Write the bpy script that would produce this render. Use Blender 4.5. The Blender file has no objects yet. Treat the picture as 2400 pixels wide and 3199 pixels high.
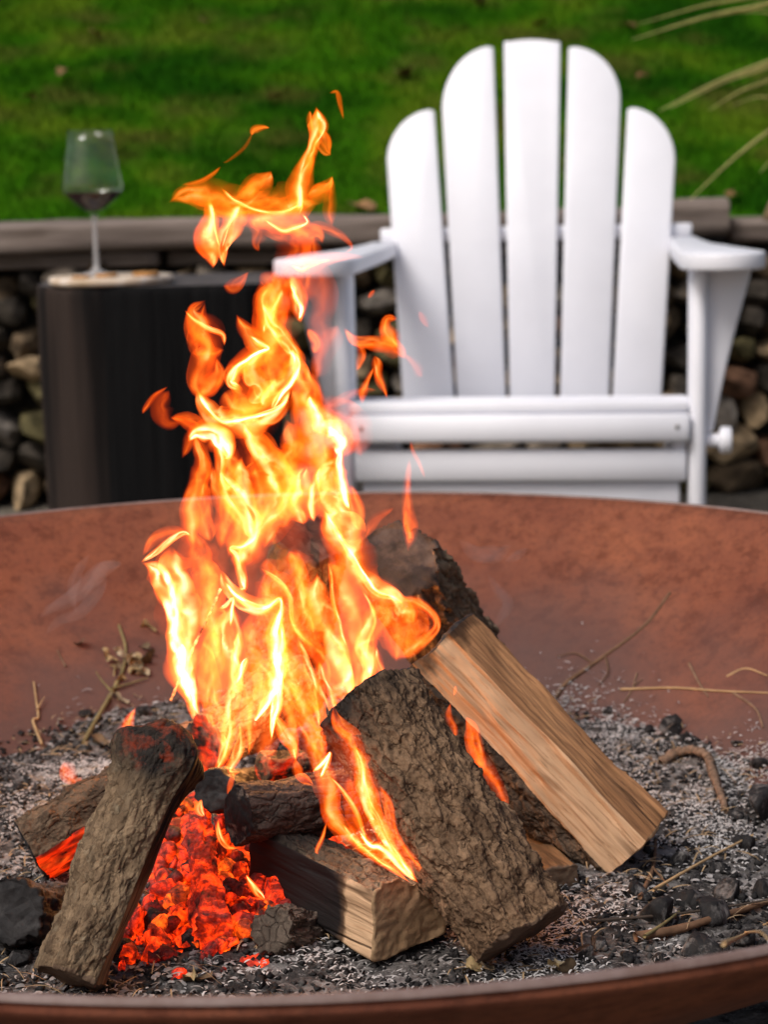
import bpy, math, random
import numpy as np
from math import sin, cos, pi, radians, sqrt
from mathutils import Vector, Matrix

random.seed(7); RS = np.random.RandomState(11)
S = bpy.context.scene
COL = S.collection
# ------------------------------------------------------------------ camera
F_PX, CX, CY = 6000.0, 1200.0, 1599.5            # focal length and centre in photo pixels (2400 x 3199)
PITCH, ROLL, CAMZ = radians(10.248), 0.02277, 0.70
FWD = np.array([0, cos(PITCH), -sin(PITCH)]); U0 = np.array([0, sin(PITCH), cos(PITCH)]); X0 = np.array([1., 0, 0])
RIGHT = cos(ROLL)*X0 - sin(ROLL)*U0; UP = cos(ROLL)*U0 + sin(ROLL)*X0
CAMP = np.array([0, 0, CAMZ])
cd = bpy.data.cameras.new('camera'); cam = bpy.data.objects.new('camera', cd); COL.objects.link(cam)
cam.matrix_world = Matrix([[RIGHT[i], UP[i], -FWD[i], CAMP[i]] for i in range(3)] + [[0, 0, 0, 1]])
cd.sensor_fit = 'HORIZONTAL'; cd.sensor_width = 24; cd.lens = 60
cd.clip_start = .05; cd.clip_end = 2000
cd.dof.use_dof = True; cd.dof.focus_distance = 1.16; cd.dof.aperture_fstop = 9.5
S.camera = cam
# ------------------------------------------------------------------ sky, sun, exposure
SUN_EL, SUN_AZ = radians(50), radians(225)       # azimuth clockwise from +Y: behind the camera, to its left
w = bpy.data.worlds.new('World'); S.world = w; w.use_nodes = True
nt = w.node_tree; bg = nt.nodes['Background']
sky = nt.nodes.new('ShaderNodeTexSky'); sky.sky_type = 'NISHITA'; sky.sun_disc = False
sky.sun_elevation = SUN_EL; sky.sun_rotation = SUN_AZ
sky.air_density = 1.0; sky.dust_density = 6.0; sky.ozone_density = .6
nt.links.new(sky.outputs[0], bg.inputs[0]); bg.inputs[1].default_value = .082
sl = bpy.data.lights.new('sun', 'SUN'); sun = bpy.data.objects.new('sun', sl); COL.objects.link(sun)
sl.energy = 1.5; sl.angle = radians(24); sl.color = (1, .98, .96)
sd = Vector((sin(SUN_AZ)*cos(SUN_EL), cos(SUN_AZ)*cos(SUN_EL), sin(SUN_EL)))
sun.rotation_euler = sd.to_track_quat('Z', 'Y').to_euler(); sun.location = sd*8
S.view_settings.view_transform = 'Standard'; S.view_settings.look = 'None'
S.view_settings.exposure = 0.30; S.view_settings.gamma = 1
S.render.engine = 'CYCLES'
C = S.cycles
C.use_denoising = True
try: C.denoiser = 'OPENIMAGEDENOISE'
except Exception: pass
C.max_bounces = 10; C.transparent_max_bounces = 128; C.volume_bounces = 1; C.diffuse_bounces = 4
C.sample_clamp_indirect = 4

# ------------------------------------------------------------------ pixel helpers
def ray(px, py):
    d = FWD + RIGHT*((px-CX)/F_PX) + UP*((CY-py)/F_PX)
    return d/np.linalg.norm(d)
def at(px, py, Y):                                # point on the pixel's ray at world depth Y
    d = ray(px, py); return CAMP + d*(Y/d[1])
def on_z(px, py, z):
    d = ray(px, py); return CAMP + d*((z-CAMZ)/d[2])
# ------------------------------------------------------------------ noise
_P = RS.randint(0, 2**31-1, 512)
def _h(i, j, k, s):
    n = (i*374761393 + j*668265263 + k*2147483647 + s*1274126177) & 0xffffffff
    n = ((n ^ (n >> 13))*1274126177) & 0xffffffff
    n = ((n ^ (n >> 16))*2246822519) & 0xffffffff
    return ((n ^ (n >> 15)) & 0xffffff)/float(0xffffff)*2-1
def vn(P, s=0):                                   # value noise, P (n,3)
    P = np.asarray(P, float); I = np.floor(P).astype(np.int64); f = P-I
    f = f*f*f*(f*(f*6-15)+10); r = 0
    for a in (0, 1):
        for b in (0, 1):
            for c in (0, 1):
                wgt = (f[:, 0] if a else 1-f[:, 0])*(f[:, 1] if b else 1-f[:, 1])*(f[:, 2] if c else 1-f[:, 2])
                r = r + wgt*_h(I[:, 0]+a, I[:, 1]+b, I[:, 2]+c, s)
    return r
def fbm(P, o=4, s=0, g=.5):
    P = np.asarray(P, float); r = 0; a = 1; t = 0
    for k in range(o):
        r = r + a*vn(P*(2.03**k)+k*17.3, s+k); t += a; a *= g
    return r/t
def ridged(P, o=3, s=0):
    P = np.asarray(P, float); r = 0; a = 1; t = 0
    for k in range(o):
        r = r + a*(1-np.abs(vn(P*(2.1**k)+k*9.1, s+k))*1.6); t += a; a *= .5
    return r/t
def sm(a, b, x): 
    t = np.clip((x-a)/(b-a), 0, 1); return t*t*(3-2*t)
# ------------------------------------------------------------------ objects
def mesh(name, V, F, smooth=True):
    """V (n,3); F an (m,k) array, a list of faces, or a list of such arrays"""
    m = bpy.data.meshes.new(name); V = np.ascontiguousarray(V, np.float32)
    if isinstance(F, np.ndarray): F = [F]
    if len(F) and isinstance(F[0], np.ndarray) and F[0].ndim == 2:
        loops = np.concatenate([f.ravel() for f in F]); tot = np.concatenate([np.full(len(f), f.shape[1]) for f in F])
    else:
        loops = np.array([i for f in F for i in f]); tot = np.array([len(f) for f in F])
    m.vertices.add(len(V)); m.vertices.foreach_set('co', V.ravel())
    m.loops.add(len(loops)); m.loops.foreach_set('vertex_index', loops.astype(np.int32))
    m.polygons.add(len(tot)); m.polygons.foreach_set('loop_start', np.r_[0, np.cumsum(tot)[:-1]].astype(np.int32))
    if smooth: m.polygons.foreach_set('use_smooth', np.ones(len(tot), bool))
    m.update(calc_edges=True); return m
def obj(name, me, mat=None, parent=None):
    o = bpy.data.objects.new(name, me); COL.objects.link(o)
    if mat is not None and me is not None and not me.materials: me.materials.append(mat)
    if parent is not None: o.parent = parent
    return o
def tag(o, label=None, cat=None, group=None, kind=None):
    if label: o['label'] = label
    if cat: o['category'] = cat
    if group: o['group'] = group
    if kind: o['kind'] = kind
    return o
def thing(name, label, cat, loc=(0, 0, 0), rz=0, group=None):
    o = bpy.data.objects.new(name, None); COL.objects.link(o); o.location = loc; o.rotation_euler = (0, 0, rz)
    o.empty_display_size = .05
    return tag(o, label, cat, group)
def attr(me, name, vals):
    a = me.attributes.new(name, 'FLOAT', 'POINT'); a.data.foreach_set('value', np.asarray(vals, np.float32))
def grid_faces(nu, nv, wrap=True):                # nu rows, nv columns
    i = np.arange(nu-1)[:, None]; j = np.arange(nv if wrap else nv-1)[None]
    a = i*nv+j; b = i*nv+(j+1) % nv
    return np.stack([a, b, b+nv, a+nv], -1).reshape(-1, 4)
def spline(P, n):                                 # Catmull-Rom through rows of P
    P = np.asarray(P, float)
    Q = np.vstack([2*P[0]-P[1], P, 2*P[-1]-P[-2]]); m = len(P)-1
    seg = np.linalg.norm(np.diff(P[:, :2], axis=0), axis=1)**.7; cum = np.r_[0, np.cumsum(seg)]/seg.sum()
    out = []
    for t in np.linspace(0, 1, n):
        k = min(np.searchsorted(cum, t, 'right')-1, m-1); u = (t-cum[k])/(cum[k+1]-cum[k])
        a, b, c, d = Q[k], Q[k+1], Q[k+2], Q[k+3]
        out.append(.5*(2*b+(c-a)*u+(2*a-5*b+4*c-d)*u*u+(3*b-a-3*c+d)*u**3))
    return np.array(out)
def box(cx, cy, cz, sx, sy, sz, bev=.003, R=None):  # bevelled box, verts and faces
    h = np.array([sx, sy, sz])/2; b = min(bev, h.min()*.9); V = []; ids = {}
    for sxn in (-1, 1):
        for syn in (-1, 1):
            for szn in (-1, 1):
                s = np.array([sxn, syn, szn])
                for ax in range(3):
                    v = s*(h-b); v[ax] = s[ax]*h[ax]; ids[(sxn, syn, szn, ax)] = len(V); V.append(v)
    F = []
    for ax in range(3):
        o1, o2 = [k for k in range(3) if k != ax]
        for s in (-1, 1):
            q = []
            for a, c in ((-1, -1), (1, -1), (1, 1), (-1, 1)):
                k = [0, 0, 0]; k[ax] = s; k[o1] = a; k[o2] = c; q.append(ids[(*k, ax)])
            F.append(q if (s > 0) ^ (ax == 1) else q[::-1])
    for ax in range(3):                            # edge chamfers run along ax
        o1, o2 = [k for k in range(3) if k != ax]
        for a in (-1, 1):
            for c in (-1, 1):
                def kk(t, face):
                    k = [0, 0, 0]; k[ax] = t; k[o1] = a; k[o2] = c; return ids[(*k, face)]
                q = [kk(-1, o1), kk(1, o1), kk(1, o2), kk(-1, o2)]
                F.append(q)
    for s in ids:
        if s[3] == 0: F.append([ids[(*s[:3], 0)], ids[(*s[:3], 1)], ids[(*s[:3], 2)]])
    V = np.array(V)
    c0 = np.zeros(3); G = []
    for f in F:                                    # outward winding
        n = np.cross(V[f[1]]-V[f[0]], V[f[2]]-V[f[0]]); G.append(f if np.dot(n, V[f].mean(0)) > 0 else f[::-1])
    if R is not None: V = V @ np.asarray(R).T
    return V+np.array([cx, cy, cz]), G
def joined(parts):
    V = []; F = []; n = 0
    for v, f in parts:
        V.append(v); F += [[i+n for i in q] for q in f]; n += len(v)
    return np.vstack(V), F
def tube(P, r, k=8, rough=0, s=0):                 # P (n,3), r scalar or (n,)
    P = np.asarray(P, float); n = len(P); r = np.broadcast_to(np.asarray(r, float), (n,))
    T = np.gradient(P, axis=0); T /= np.linalg.norm(T, axis=1)[:, None]+1e-12
    up = np.array([0.31, .2, .93]); A = np.cross(T, up); A /= np.linalg.norm(A, axis=1)[:, None]+1e-12; B = np.cross(T, A)
    th = np.arange(k)*2*pi/k
    rr = r[:, None]*(1+(rough*RS.uniform(-1, 1, (n, k)) if rough else 0))
    V = P[:, None]+A[:, None]*(np.cos(th)*rr)[..., None]+B[:, None]*(np.sin(th)*rr)[..., None]
    V = V.reshape(-1, 3); F = grid_faces(n, k).tolist()
    F += [list(range(k)), list(range((n-1)*k, n*k))[::-1]]
    return V, F
def lathe(prof, k=48, close=False):
    prof = np.asarray(prof, float); th = np.arange(k)*2*pi/k
    V = np.stack([prof[:, 0][:, None]*np.cos(th), prof[:, 0][:, None]*np.sin(th), np.repeat(prof[:, 1][:, None], k, 1)], -1).reshape(-1, 3)
    F = grid_faces(len(prof), k)
    if close:
        n = len(prof); j = np.arange(k); a = (n-1)*k+j; b = (n-1)*k+(j+1) % k
        F = np.vstack([F, np.stack([a, b, (j+1) % k, j], -1)])
    return V, F
def ico(sub):
    import bmesh
    bm = bmesh.new(); bmesh.ops.create_icosphere(bm, subdivisions=sub, radius=1)
    V = np.array([v.co[:] for v in bm.verts]); F = [[v.index for v in f.verts] for f in bm.faces]; bm.free(); return V, F

# ------------------------------------------------------------------ materials
class N:
    """small node-tree writer"""
    def __init__(s, name):
        s.m = bpy.data.materials.new(name); s.m.use_nodes = True; s.t = s.m.node_tree; s.t.nodes.clear()
        s.out = s.t.nodes.new('ShaderNodeOutputMaterial'); s.tc = s.t.nodes.new('ShaderNodeTexCoord')
    def n(s, typ, **kw):
        x = s.t.nodes.new('ShaderNode'+typ)
        for k, v in kw.items(): setattr(x, k, v)
        return x
    def put(s, a, b):
        if hasattr(a, 'is_output') or isinstance(a, bpy.types.NodeSocket): s.t.links.new(a, b)
        else: b.default_value = a
    def coord(s, scale=(1, 1, 1), rnd=True, src='Object'):
        mp = s.n('Mapping'); s.put(s.tc.outputs[src], mp.inputs[0]); mp.inputs['Scale'].default_value = scale
        if rnd:
            oi = s.n('ObjectInfo'); mu = s.n('Math', operation='MULTIPLY'); s.put(oi.outputs['Random'], mu.inputs[0]); mu.inputs[1].default_value = 31.
            cb = s.n('CombineXYZ'); [s.put(mu.outputs[0], cb.inputs[i]) for i in range(3)]; s.put(cb.outputs[0], mp.inputs['Location'])
        return mp.outputs[0]
    def noise(s, co, scale, detail=4, rough=.55, dist=0):
        x = s.n('TexNoise'); s.put(co, x.inputs['Vector']); x.inputs['Scale'].default_value = scale
        x.inputs['Detail'].default_value = detail; x.inputs['Roughness'].default_value = rough; x.inputs['Distortion'].default_value = dist
        return x.outputs['Fac']
    def vor(s, co, scale, feature='F1', out='Distance', rnd=1):
        x = s.n('TexVoronoi', feature=feature); s.put(co, x.inputs['Vector']); x.inputs['Scale'].default_value = scale
        x.inputs['Randomness'].default_value = rnd
        return x.outputs[out]
    def ramp(s, fac, stops, interp='LINEAR'):
        x = s.n('ValToRGB'); e = x.color_ramp.elements; x.color_ramp.interpolation = interp
        while len(e) < len(stops): e.new(.5)
        for el, (p, c) in zip(e, stops):
            el.position = p; el.color = (*c, 1) if not isinstance(c, (int, float)) else (c, c, c, 1)
        s.put(fac, x.inputs[0]); return x.outputs[0]
    def mix(s, fac, a, b, typ='MIX'):
        x = s.n('Mix', data_type='RGBA', blend_type=typ); s.put(fac, x.inputs[0])
        for v, i in ((a, 6), (b, 7)): s.put((*v, 1) if isinstance(v, tuple) and len(v) == 3 else v, x.inputs[i])
        return x.outputs[2]
    def math(s, op, a, b=0., clamp=False):
        x = s.n('Math', operation=op); x.use_clamp = clamp; s.put(a, x.inputs[0]); s.put(b, x.inputs[1]); return x.outputs[0]
    def attr(s, name):
        x = s.n('Attribute', attribute_name=name); return x.outputs['Fac']
    def pr(s, col, rough=.7, bumps=(), spec=.3, emit=None, estr=0, **kw):
        p = s.n('BsdfPrincipled'); s.put((*col, 1) if isinstance(col, tuple) and len(col) == 3 else col, p.inputs['Base Color'])
        s.put(rough, p.inputs['Roughness']); p.inputs['Specular IOR Level'].default_value = spec
        nrm = None
        for h, st, di in bumps:
            b = s.n('Bump'); b.inputs['Strength'].default_value = st; b.inputs['Distance'].default_value = di; s.put(h, b.inputs['Height'])
            if nrm is not None: s.put(nrm, b.inputs['Normal'])
            nrm = b.outputs[0]
        if nrm is not None: s.put(nrm, p.inputs['Normal'])
        if emit is not None:
            s.put((*emit, 1) if isinstance(emit, tuple) else emit, p.inputs['Emission Color']); s.put(estr, p.inputs['Emission Strength'])
        for k, v in kw.items(): s.put(v, p.inputs[k])
        s.t.links.new(p.outputs[0], s.out.inputs[0]); s.p = p; return s.m

def m_plain(name, col, rough=.6, var=.15, scale=20, spec=.3, bump=0):
    n = N(name); c = n.coord((1, 1, 1)); f = n.noise(c, scale)
    a = tuple(x*(1-var) for x in col); b = tuple(min(1, x*(1+var)) for x in col)
    return n.pr(n.ramp(f, [(.3, a), (.7, b)]), rough, [(f, bump, .002)] if bump else [], spec)

def m_rust():
    n = N('rusted_steel'); c = n.coord((1, 1, 1), rnd=False)
    f1 = n.noise(n.coord((1, 1, 3), rnd=False), 4.5, 6, .62, .5); f2 = n.noise(c, 60, 5, .7); f3 = n.noise(c, 230, 4, .75)
    base = n.ramp(f1, [(.32, (.155, .052, .033)), (.5, (.220, .076, .044)), (.70, (.31, .108, .055))])
    sp = n.ramp(f2, [(.36, (.55, .52, .52)), (.52, (.95, .95, .95)), (.72, (1.0, .98, .95))])
    col = n.mix(.8, base, sp, 'MULTIPLY')
    col = n.mix(n.ramp(f3, [(.50, 0.), (.66, .55)]), col, (.10, .042, .03))
    # soot and old ash from the fire: rises to different heights round the bowl
    sx = n.n('SeparateXYZ'); n.put(n.tc.outputs['Object'], sx.inputs[0])
    z = n.math('ADD', sx.outputs[2], n.math('MULTIPLY', n.noise(c, 6, 5, .6), -.16))
    col = n.mix(n.ramp(n.math('MULTIPLY_ADD', z, 6.), [(.35, .75), (.95, 0.)]) if False else n.ramp(n.math('MULTIPLY', n.math('ADD', z, .215), 6.5), [(0, .8), (.55, .0)]), col, (.105, .068, .062))
    return n.pr(col, .78, [(f2, .25, .004), (f3, .3, .0012)], .08)

def m_bark(name, c1, c2, c3, char0=None, char1=None, dirn=1, lichen=0., glow=None, crack=.6, cs=120):
    """bark; burnt black towards one end (local z from char0 to char1)"""
    n = N(name); c = n.coord((1, 1, .35)); ci = n.coord((1, 1, 1))
    f1 = n.noise(c, 45, 6, .65, .6); f2 = n.noise(ci, 160, 5, .7); f3 = n.noise(ci, 22, 4, .6); f4 = n.noise(c, 420, 3, .6)
    col = n.ramp(f1, [(.28, c1), (.5, c2), (.72, c3)])
    col = n.mix(n.ramp(f2, [(.40, .0), (.68, .75)]), col, tuple(min(1, x*1.75) for x in c3))
    col = n.mix(n.ramp(f3, [(.48, 0.), (.72, .6)]), col, tuple(x*.55 for x in c1))
    if lichen:
        col = n.mix(n.ramp(n.noise(ci, 75, 5, .75), [(.54, 0.), (.66, lichen)]), col, (.30, .26, .18))
        col = n.mix(n.ramp(n.noise(c, 110, 5, .75), [(.52, 0.), (.64, .8)]), col, tuple(x*.45 for x in c1))
    wv = n.n('Mix', data_type='VECTOR'); wv.inputs[0].default_value = .012
    nz = n.n('TexNoise'); n.put(ci, nz.inputs['Vector']); nz.inputs['Scale'].default_value = 60; nz.inputs['Detail'].default_value = 4
    va = n.n('VectorMath', operation='MULTIPLY_ADD'); n.put(nz.outputs['Color'], va.inputs[0]); va.inputs[1].default_value = (.012, .012, .012); n.put(c, va.inputs[2])
    ve = n.vor(va.outputs[0], cs, 'DISTANCE_TO_EDGE'); vc = n.vor(va.outputs[0], cs, 'F1', 'Color'); ve2 = n.vor(va.outputs[0], cs*2.7, 'DISTANCE_TO_EDGE')
    pl_ = n.n('SeparateColor'); n.put(vc, pl_.inputs[0])
    col = n.mix(n.ramp(pl_.outputs[0], [(.2, .0), (.9, .55)]), col, tuple(min(1, x*1.25) for x in c3))
    col = n.mix(n.ramp(pl_.outputs[1], [(.6, .0), (1., .45)]), col, c1)
    col = n.mix(n.ramp(n.math('ADD', ve, n.math('MULTIPLY', f3, .06)), [(.03, crack), (.075, 0.)]), col, tuple(x*.28 for x in c1))
    col = n.mix(n.ramp(ve2, [(.01, crack*.6), (.06, 0.)]), col, tuple(x*.4 for x in c1))
    rough = .85; em = None; es = 0.
    if char0 is not None:
        sx = n.n('SeparateXYZ'); n.put(n.tc.outputs['Object'], sx.inputs[0])
        z = n.math('ADD', sx.outputs[2], n.math('MULTIPLY', n.math('SUBTRACT', n.noise(ci, 26, 4), .5), .10))
        mr = n.n('MapRange'); n.put(z, mr.inputs[0]); mr.inputs[1].default_value = char0; mr.inputs[2].default_value = char1
        ch = mr.outputs[0]; col = n.mix(n.math('MULTIPLY', ch, .93), col, (.012, .011, .011))
        if glow:
            g = n.math('MULTIPLY', n.ramp(n.noise(ci, 55, 4, .7), [(.5, 0.), (.75, 1.)]), n.ramp(ch, [(.6, 0.), (1, 1.)]))
            em = (1, .09, .01); es = n.math('MULTIPLY', g, glow)
    return n.pr(col, rough, [(n.ramp(ve, [(0., 0.), (.12, 1.)]), min(1, crack*1.3), .0014), (n.math('ADD', pl_.outputs[2], f1), .8, .0012), (f2, .8, .0012), (f4, .5, .0006)], .2, em, es)

def m_wood(name, pale, mid, dark, char0=None, char1=None, edge=None, charcol=(.013, .011, .010)):
    """split wood, grain along local z"""
    n = N(name); ci = n.coord((1, 1, .22))
    wz = n.n('TexNoise'); n.put(n.coord((1, 1, .5)), wz.inputs['Vector']); wz.inputs['Scale'].default_value = 14; wz.inputs['Detail'].default_value = 3
    wa = n.n('VectorMath', operation='MULTIPLY_ADD'); n.put(wz.outputs['Color'], wa.inputs[0]); wa.inputs[1].default_value = (.016, .016, 0); n.put(n.coord((1, 1, .045)), wa.inputs[2]); cg = wa.outputs[0]
    f1 = n.noise(cg, 130, 5, .6, .15); f2 = n.noise(cg, 420, 4, .65); f3 = n.noise(ci, 22, 4, .6, .5); f4 = n.noise(cg, 48, 5, .65, .4)
    col = n.ramp(f1, [(.28, mid), (.5, pale), (.75, tuple(min(1, x*1.15) for x in pale))])
    col = n.mix(n.ramp(f4, [(.53, 0.), (.60, .70)]), col, dark)
    col = n.mix(n.ramp(f3, [(.45, 0.), (.72, .85)]), col, tuple(x*.72 for x in mid))
    col = n.mix(n.ramp(f2, [(.56, 0.), (.66, .7)]), col, dark)
    col = n.mix(n.ramp(n.noise(n.coord((1, 1, .3)), 13, 4, .6, .3), [(.54, 0.), (.66, .65)]), col, tuple(x*.8 for x in dark))
    ck = n.noise(cg, 30, 2, .5); col = n.mix(n.ramp(ck, [(.485, 0.), (.5, .8), (.515, 0.)]), col, tuple(x*.3 for x in dark))
    if char0 is not None:
        sx = n.n('SeparateXYZ'); n.put(n.tc.outputs['Object'], sx.inputs[0])
        z = n.math('ADD', sx.outputs[2], n.math('MULTIPLY', n.math('SUBTRACT', n.noise(n.coord((1, 1, 1)), 30, 4), .5), .06))
        mr = n.n('MapRange'); n.put(z, mr.inputs[0]); mr.inputs[1].default_value = char0; mr.inputs[2].default_value = char1
        sc = n.ramp(mr.outputs[0], [(0, 0.), (.35, .55), (.75, 1.)])
        col = n.mix(n.ramp(mr.outputs[0], [(0, 0.), (.3, .8), (1, .8)]), col, (.10, .045, .02))
        col = n.mix(sc, col, charcol)
    return n.pr(col, .75, [(f1, .5, .002), (f2, .6, .0009), (n.ramp(ck, [(.47, 1.), (.5, 0.), (.53, 1.)]), .7, .002)], .15)

def m_end(name, a, b):
    n = N(name); c = n.coord((1, 1, 1)); f = n.noise(c, 40, 5, .65); f2 = n.noise(c, 500, 3, .6); 
    wv = n.n('TexWave', wave_type='RINGS', rings_direction='Z'); n.put(c, wv.inputs[0]); wv.inputs['Scale'].default_value = 60; wv.inputs['Distortion'].default_value = 9; wv.inputs['Detail'].default_value = 3
    col = n.ramp(f, [(.3, a), (.7, b)]); col = n.mix(n.ramp(wv.outputs['Fac'], [(.3, 0.), (.9, .10)]), col, tuple(x*.6 for x in a))
    col = n.mix(n.ramp(f2, [(.5, 0.), (.7, .4)]), col, tuple(x*.55 for x in a))
    return n.pr(col, .8, [(f2, .5, .0008), (f, .4, .002)], .2)

def m_char(name, glow=0., ashy=.25, ashc=(.30, .28, .27), u=1.):
    n = N(name); c = n.coord((u, u, .6*u)); f = n.noise(c, 60, 5, .65); v = n.vor(c, 75, 'DISTANCE_TO_EDGE'); f2 = n.noise(c, 220, 4, .7)
    col = n.ramp(f, [(.3, (.008, .008, .009)), (.7, (.028, .026, .026))])
    col = n.mix(n.ramp(n.noise(n.coord((u, u, .5*u)), 28, 5, .7), [(.52, 0.), (.66, ashy)]), col, ashc)
    em = None; es = 0.
    if glow:
        g = n.math('MULTIPLY', n.ramp(n.noise(n.coord((1, 1, .5)), 45, 6, .65), [(.44, 0.), (.62, 1.)]), n.ramp(v, [(.02, 1.6), (.25, .35)]))
        em = n.ramp(n.noise(c, 70, 3, .6), [(.3, (1, .015, .001)), (.6, (1, .05, .003)), (.8, (1, .14, .01))]); es = n.math('MULTIPLY', g, glow)
    return n.pr(col, .7, [(v, .6, .004), (f2, .5, .001)], .18, em, es)

def m_ember(name, lo, hi, k, u=.016):
    n = N(name); c = n.coord((u, u, u)); f = n.noise(c, 70, 5, .65, .4); f2 = n.noise(c, 250, 4, .7)
    e = n.math('MULTIPLY', n.ramp(f, [(.36, .02), (.48, .25), (.60, 1.1), (.8, 2.2)]), n.ramp(f2, [(.3, .55), (.7, 1.2)]))
    col = n.ramp(f2, [(.4, (.012, .010, .010)), (.7, (.06, .05, .048))])
    return n.pr(col, .8, [(f2, .5, .001)], .2, n.ramp(f, [(.35, lo), (.7, hi)]), n.math('MULTIPLY', e, k))

def m_flame():
    """thin burning gas: gives off light by its heat (red, orange, yellow, near white), lets everything behind through"""
    n = N('flame'); h = n.attr('burn')
    col = n.ramp(n.math('MULTIPLY', h, .4), [(0, (1, .055, .001)), (.14, (1, .110, .004)), (.30, (1, .19, .020)), (.55, (1, .37, .11)), (1, (1, .66, .42))])
    e = n.n('Emission'); n.put(col, e.inputs[0]); n.put(h, e.inputs[1]); t = n.n('BsdfTransparent'); a = n.n('AddShader')
    n.put(e.outputs[0], a.inputs[0]); n.put(t.outputs[0], a.inputs[1]); n.put(a.outputs[0], n.out.inputs['Surface'])
    n.m.cycles.emission_sampling = 'NONE'
    return n.m

MAT = {}
# ================================================================== SETTING
RIM = CAMZ-.3287; BX, BY, BR, BD = -.0559, 1.3268, .60, .234
ASH = RIM-.150
def bowl_z(x, y): return RIM-BD*(1-((x-BX)**2+(y-BY)**2)/BR**2)
def ash_z(x, y):
    x = np.asarray(x, float); y = np.asarray(y, float)
    P = np.stack([x.ravel(), y.ravel(), np.zeros(x.size)], -1)
    z = ASH+.010*fbm(P*9, 3, 5)+.004*fbm(P*45, 3, 8)
    z = z+.022*np.exp(-(((x.ravel()-BX+.02)/.13)**2+((y.ravel()-BY+.03)/.12)**2))
    return z.reshape(x.shape)
def on_bowl(px, py, lift=0.):                      # first hit of the pixel's ray with the ash or the bowl's wall
    d = ray(px, py); q = CAMP+d*np.arange(.8, 2.6, .003)[:, None]
    r2 = (q[:, 0]-BX)**2+(q[:, 1]-BY)**2; h = np.maximum(ash_z(q[:, 0], q[:, 1]), bowl_z(q[:, 0], q[:, 1]))+lift
    k = np.nonzero((r2 < BR*BR) & (q[:, 2] < h))[0]
    return q[k[0]] if len(k) else q[-1]

# ground
def m_gravel():
    n = N('gravel'); c = n.coord((1, 1, 1), rnd=False); f = n.noise(c, 3, 4); v = n.vor(c, 60, 'F1', 'Color'); h = n.vor(c, 60)
    col = n.mix(.5, n.ramp(f, [(.3, (.09, .08, .06)), (.7, (.17, .15, .12))]), n.ramp(v, [(0, (.05, .045, .035)), (1, (.26, .23, .19))]))
    return n.pr(col, .9, [(h, .8, .01)], .2)
g = obj('ground', mesh('ground', [(-900, -900, 0), (900, -900, 0), (900, 900, 0), (-900, 900, 0)], [[0, 1, 2, 3]]), m_gravel()); tag(g, kind='structure')

# lawn: bank rising behind the wall
WALLY, WALLZ = 4.02, .60
def lawn_z(x, y):
    x = np.asarray(x, float); y = np.asarray(y, float); t = y-4.25
    P = np.stack([x.ravel(), y.ravel(), 0*x.ravel()], -1)
    rise = .36*np.minimum(t, 6)+.12*np.clip(t-6, 0, 30)
    return WALLZ-.035+rise+(.05*fbm(P*.9, 3, 3)+.012*fbm(P*5, 2, 4)).reshape(x.shape)*np.clip(t/.5, 0, 1)
gx = np.r_[np.linspace(-60, -4, 20), np.linspace(-3.6, 3.6, 90), np.linspace(4, 60, 20)]; gy = np.r_[np.linspace(4.2, 9, 80), np.linspace(9.4, 45, 30)]
GX, GY = np.meshgrid(gx, gy); GZ = lawn_z(GX, GY)
V = np.stack([GX, GY, GZ], -1).reshape(-1, 3)
def m_lawn(nm, blades):
    n = N(nm); c = n.coord((1, 1, 1), rnd=False, src='Object'); f = n.noise(c, 2.6, 3, .5, .3); f2 = n.noise(c, 4.2, 3, .5); f3 = n.noise(c, 60, 2, .5)
    col = n.ramp(f, [(.36, (.011, .060, .002)), (.5, (.032, .116, .003)), (.64, (.082, .145, .007))])
    col = n.mix(n.ramp(f2, [(.50, 0.), (.68, .75)]), col, (.085, .085, .016))
    col = n.mix(n.ramp(f3, [(.35, .15), (.6, 0.)]), col, (.012, .03, .005))
    if blades: return n.pr(col, .8, [], .03)
    return n.pr(col, .9, [(f3, .6, .02)], .0)
lw = obj('lawn', mesh('lawn', V, grid_faces(len(gy), len(gx), False)), m_lawn('lawn_soil', False)); tag(lw, kind='structure')
nb = 90000
bx_ = RS.uniform(-1.9, 1.9, nb); by_ = 4.27+RS.power(1.0, nb)*2.6; bz_ = lawn_z(bx_, by_)
ang = RS.uniform(0, 2*pi, nb); hh = RS.uniform(.014, .030, nb); ln = RS.uniform(.3, 1.1, nb)*hh; wd = RS.uniform(.0012, .0022, nb)
a2 = ang+RS.normal(0, .6, nb)
B = np.stack([bx_, by_, bz_-.004], -1); sx = np.stack([np.cos(ang)*wd, np.sin(ang)*wd, 0*wd], -1)
tip = B+np.stack([-np.sin(a2)*ln, np.cos(a2)*ln, hh], -1); mid = B+np.stack([-np.sin(a2)*ln*.3, np.cos(a2)*ln*.3, hh*.62], -1)
V = np.stack([B-sx, B+sx, mid+sx*.8, mid-sx*.8, tip], 1).reshape(-1, 3)
i = np.arange(nb)*5
F = np.stack([i, i+1, i+2, i+3], -1).tolist()+np.stack([i+3, i+2, i+4], -1).tolist()
gr = obj('lawn_grass', mesh('lawn_grass', V, F), m_lawn('grass_blades', True)); tag(gr, 'short green mown grass growing on the bank behind the stone wall', 'grass', kind='stuff')
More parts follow.
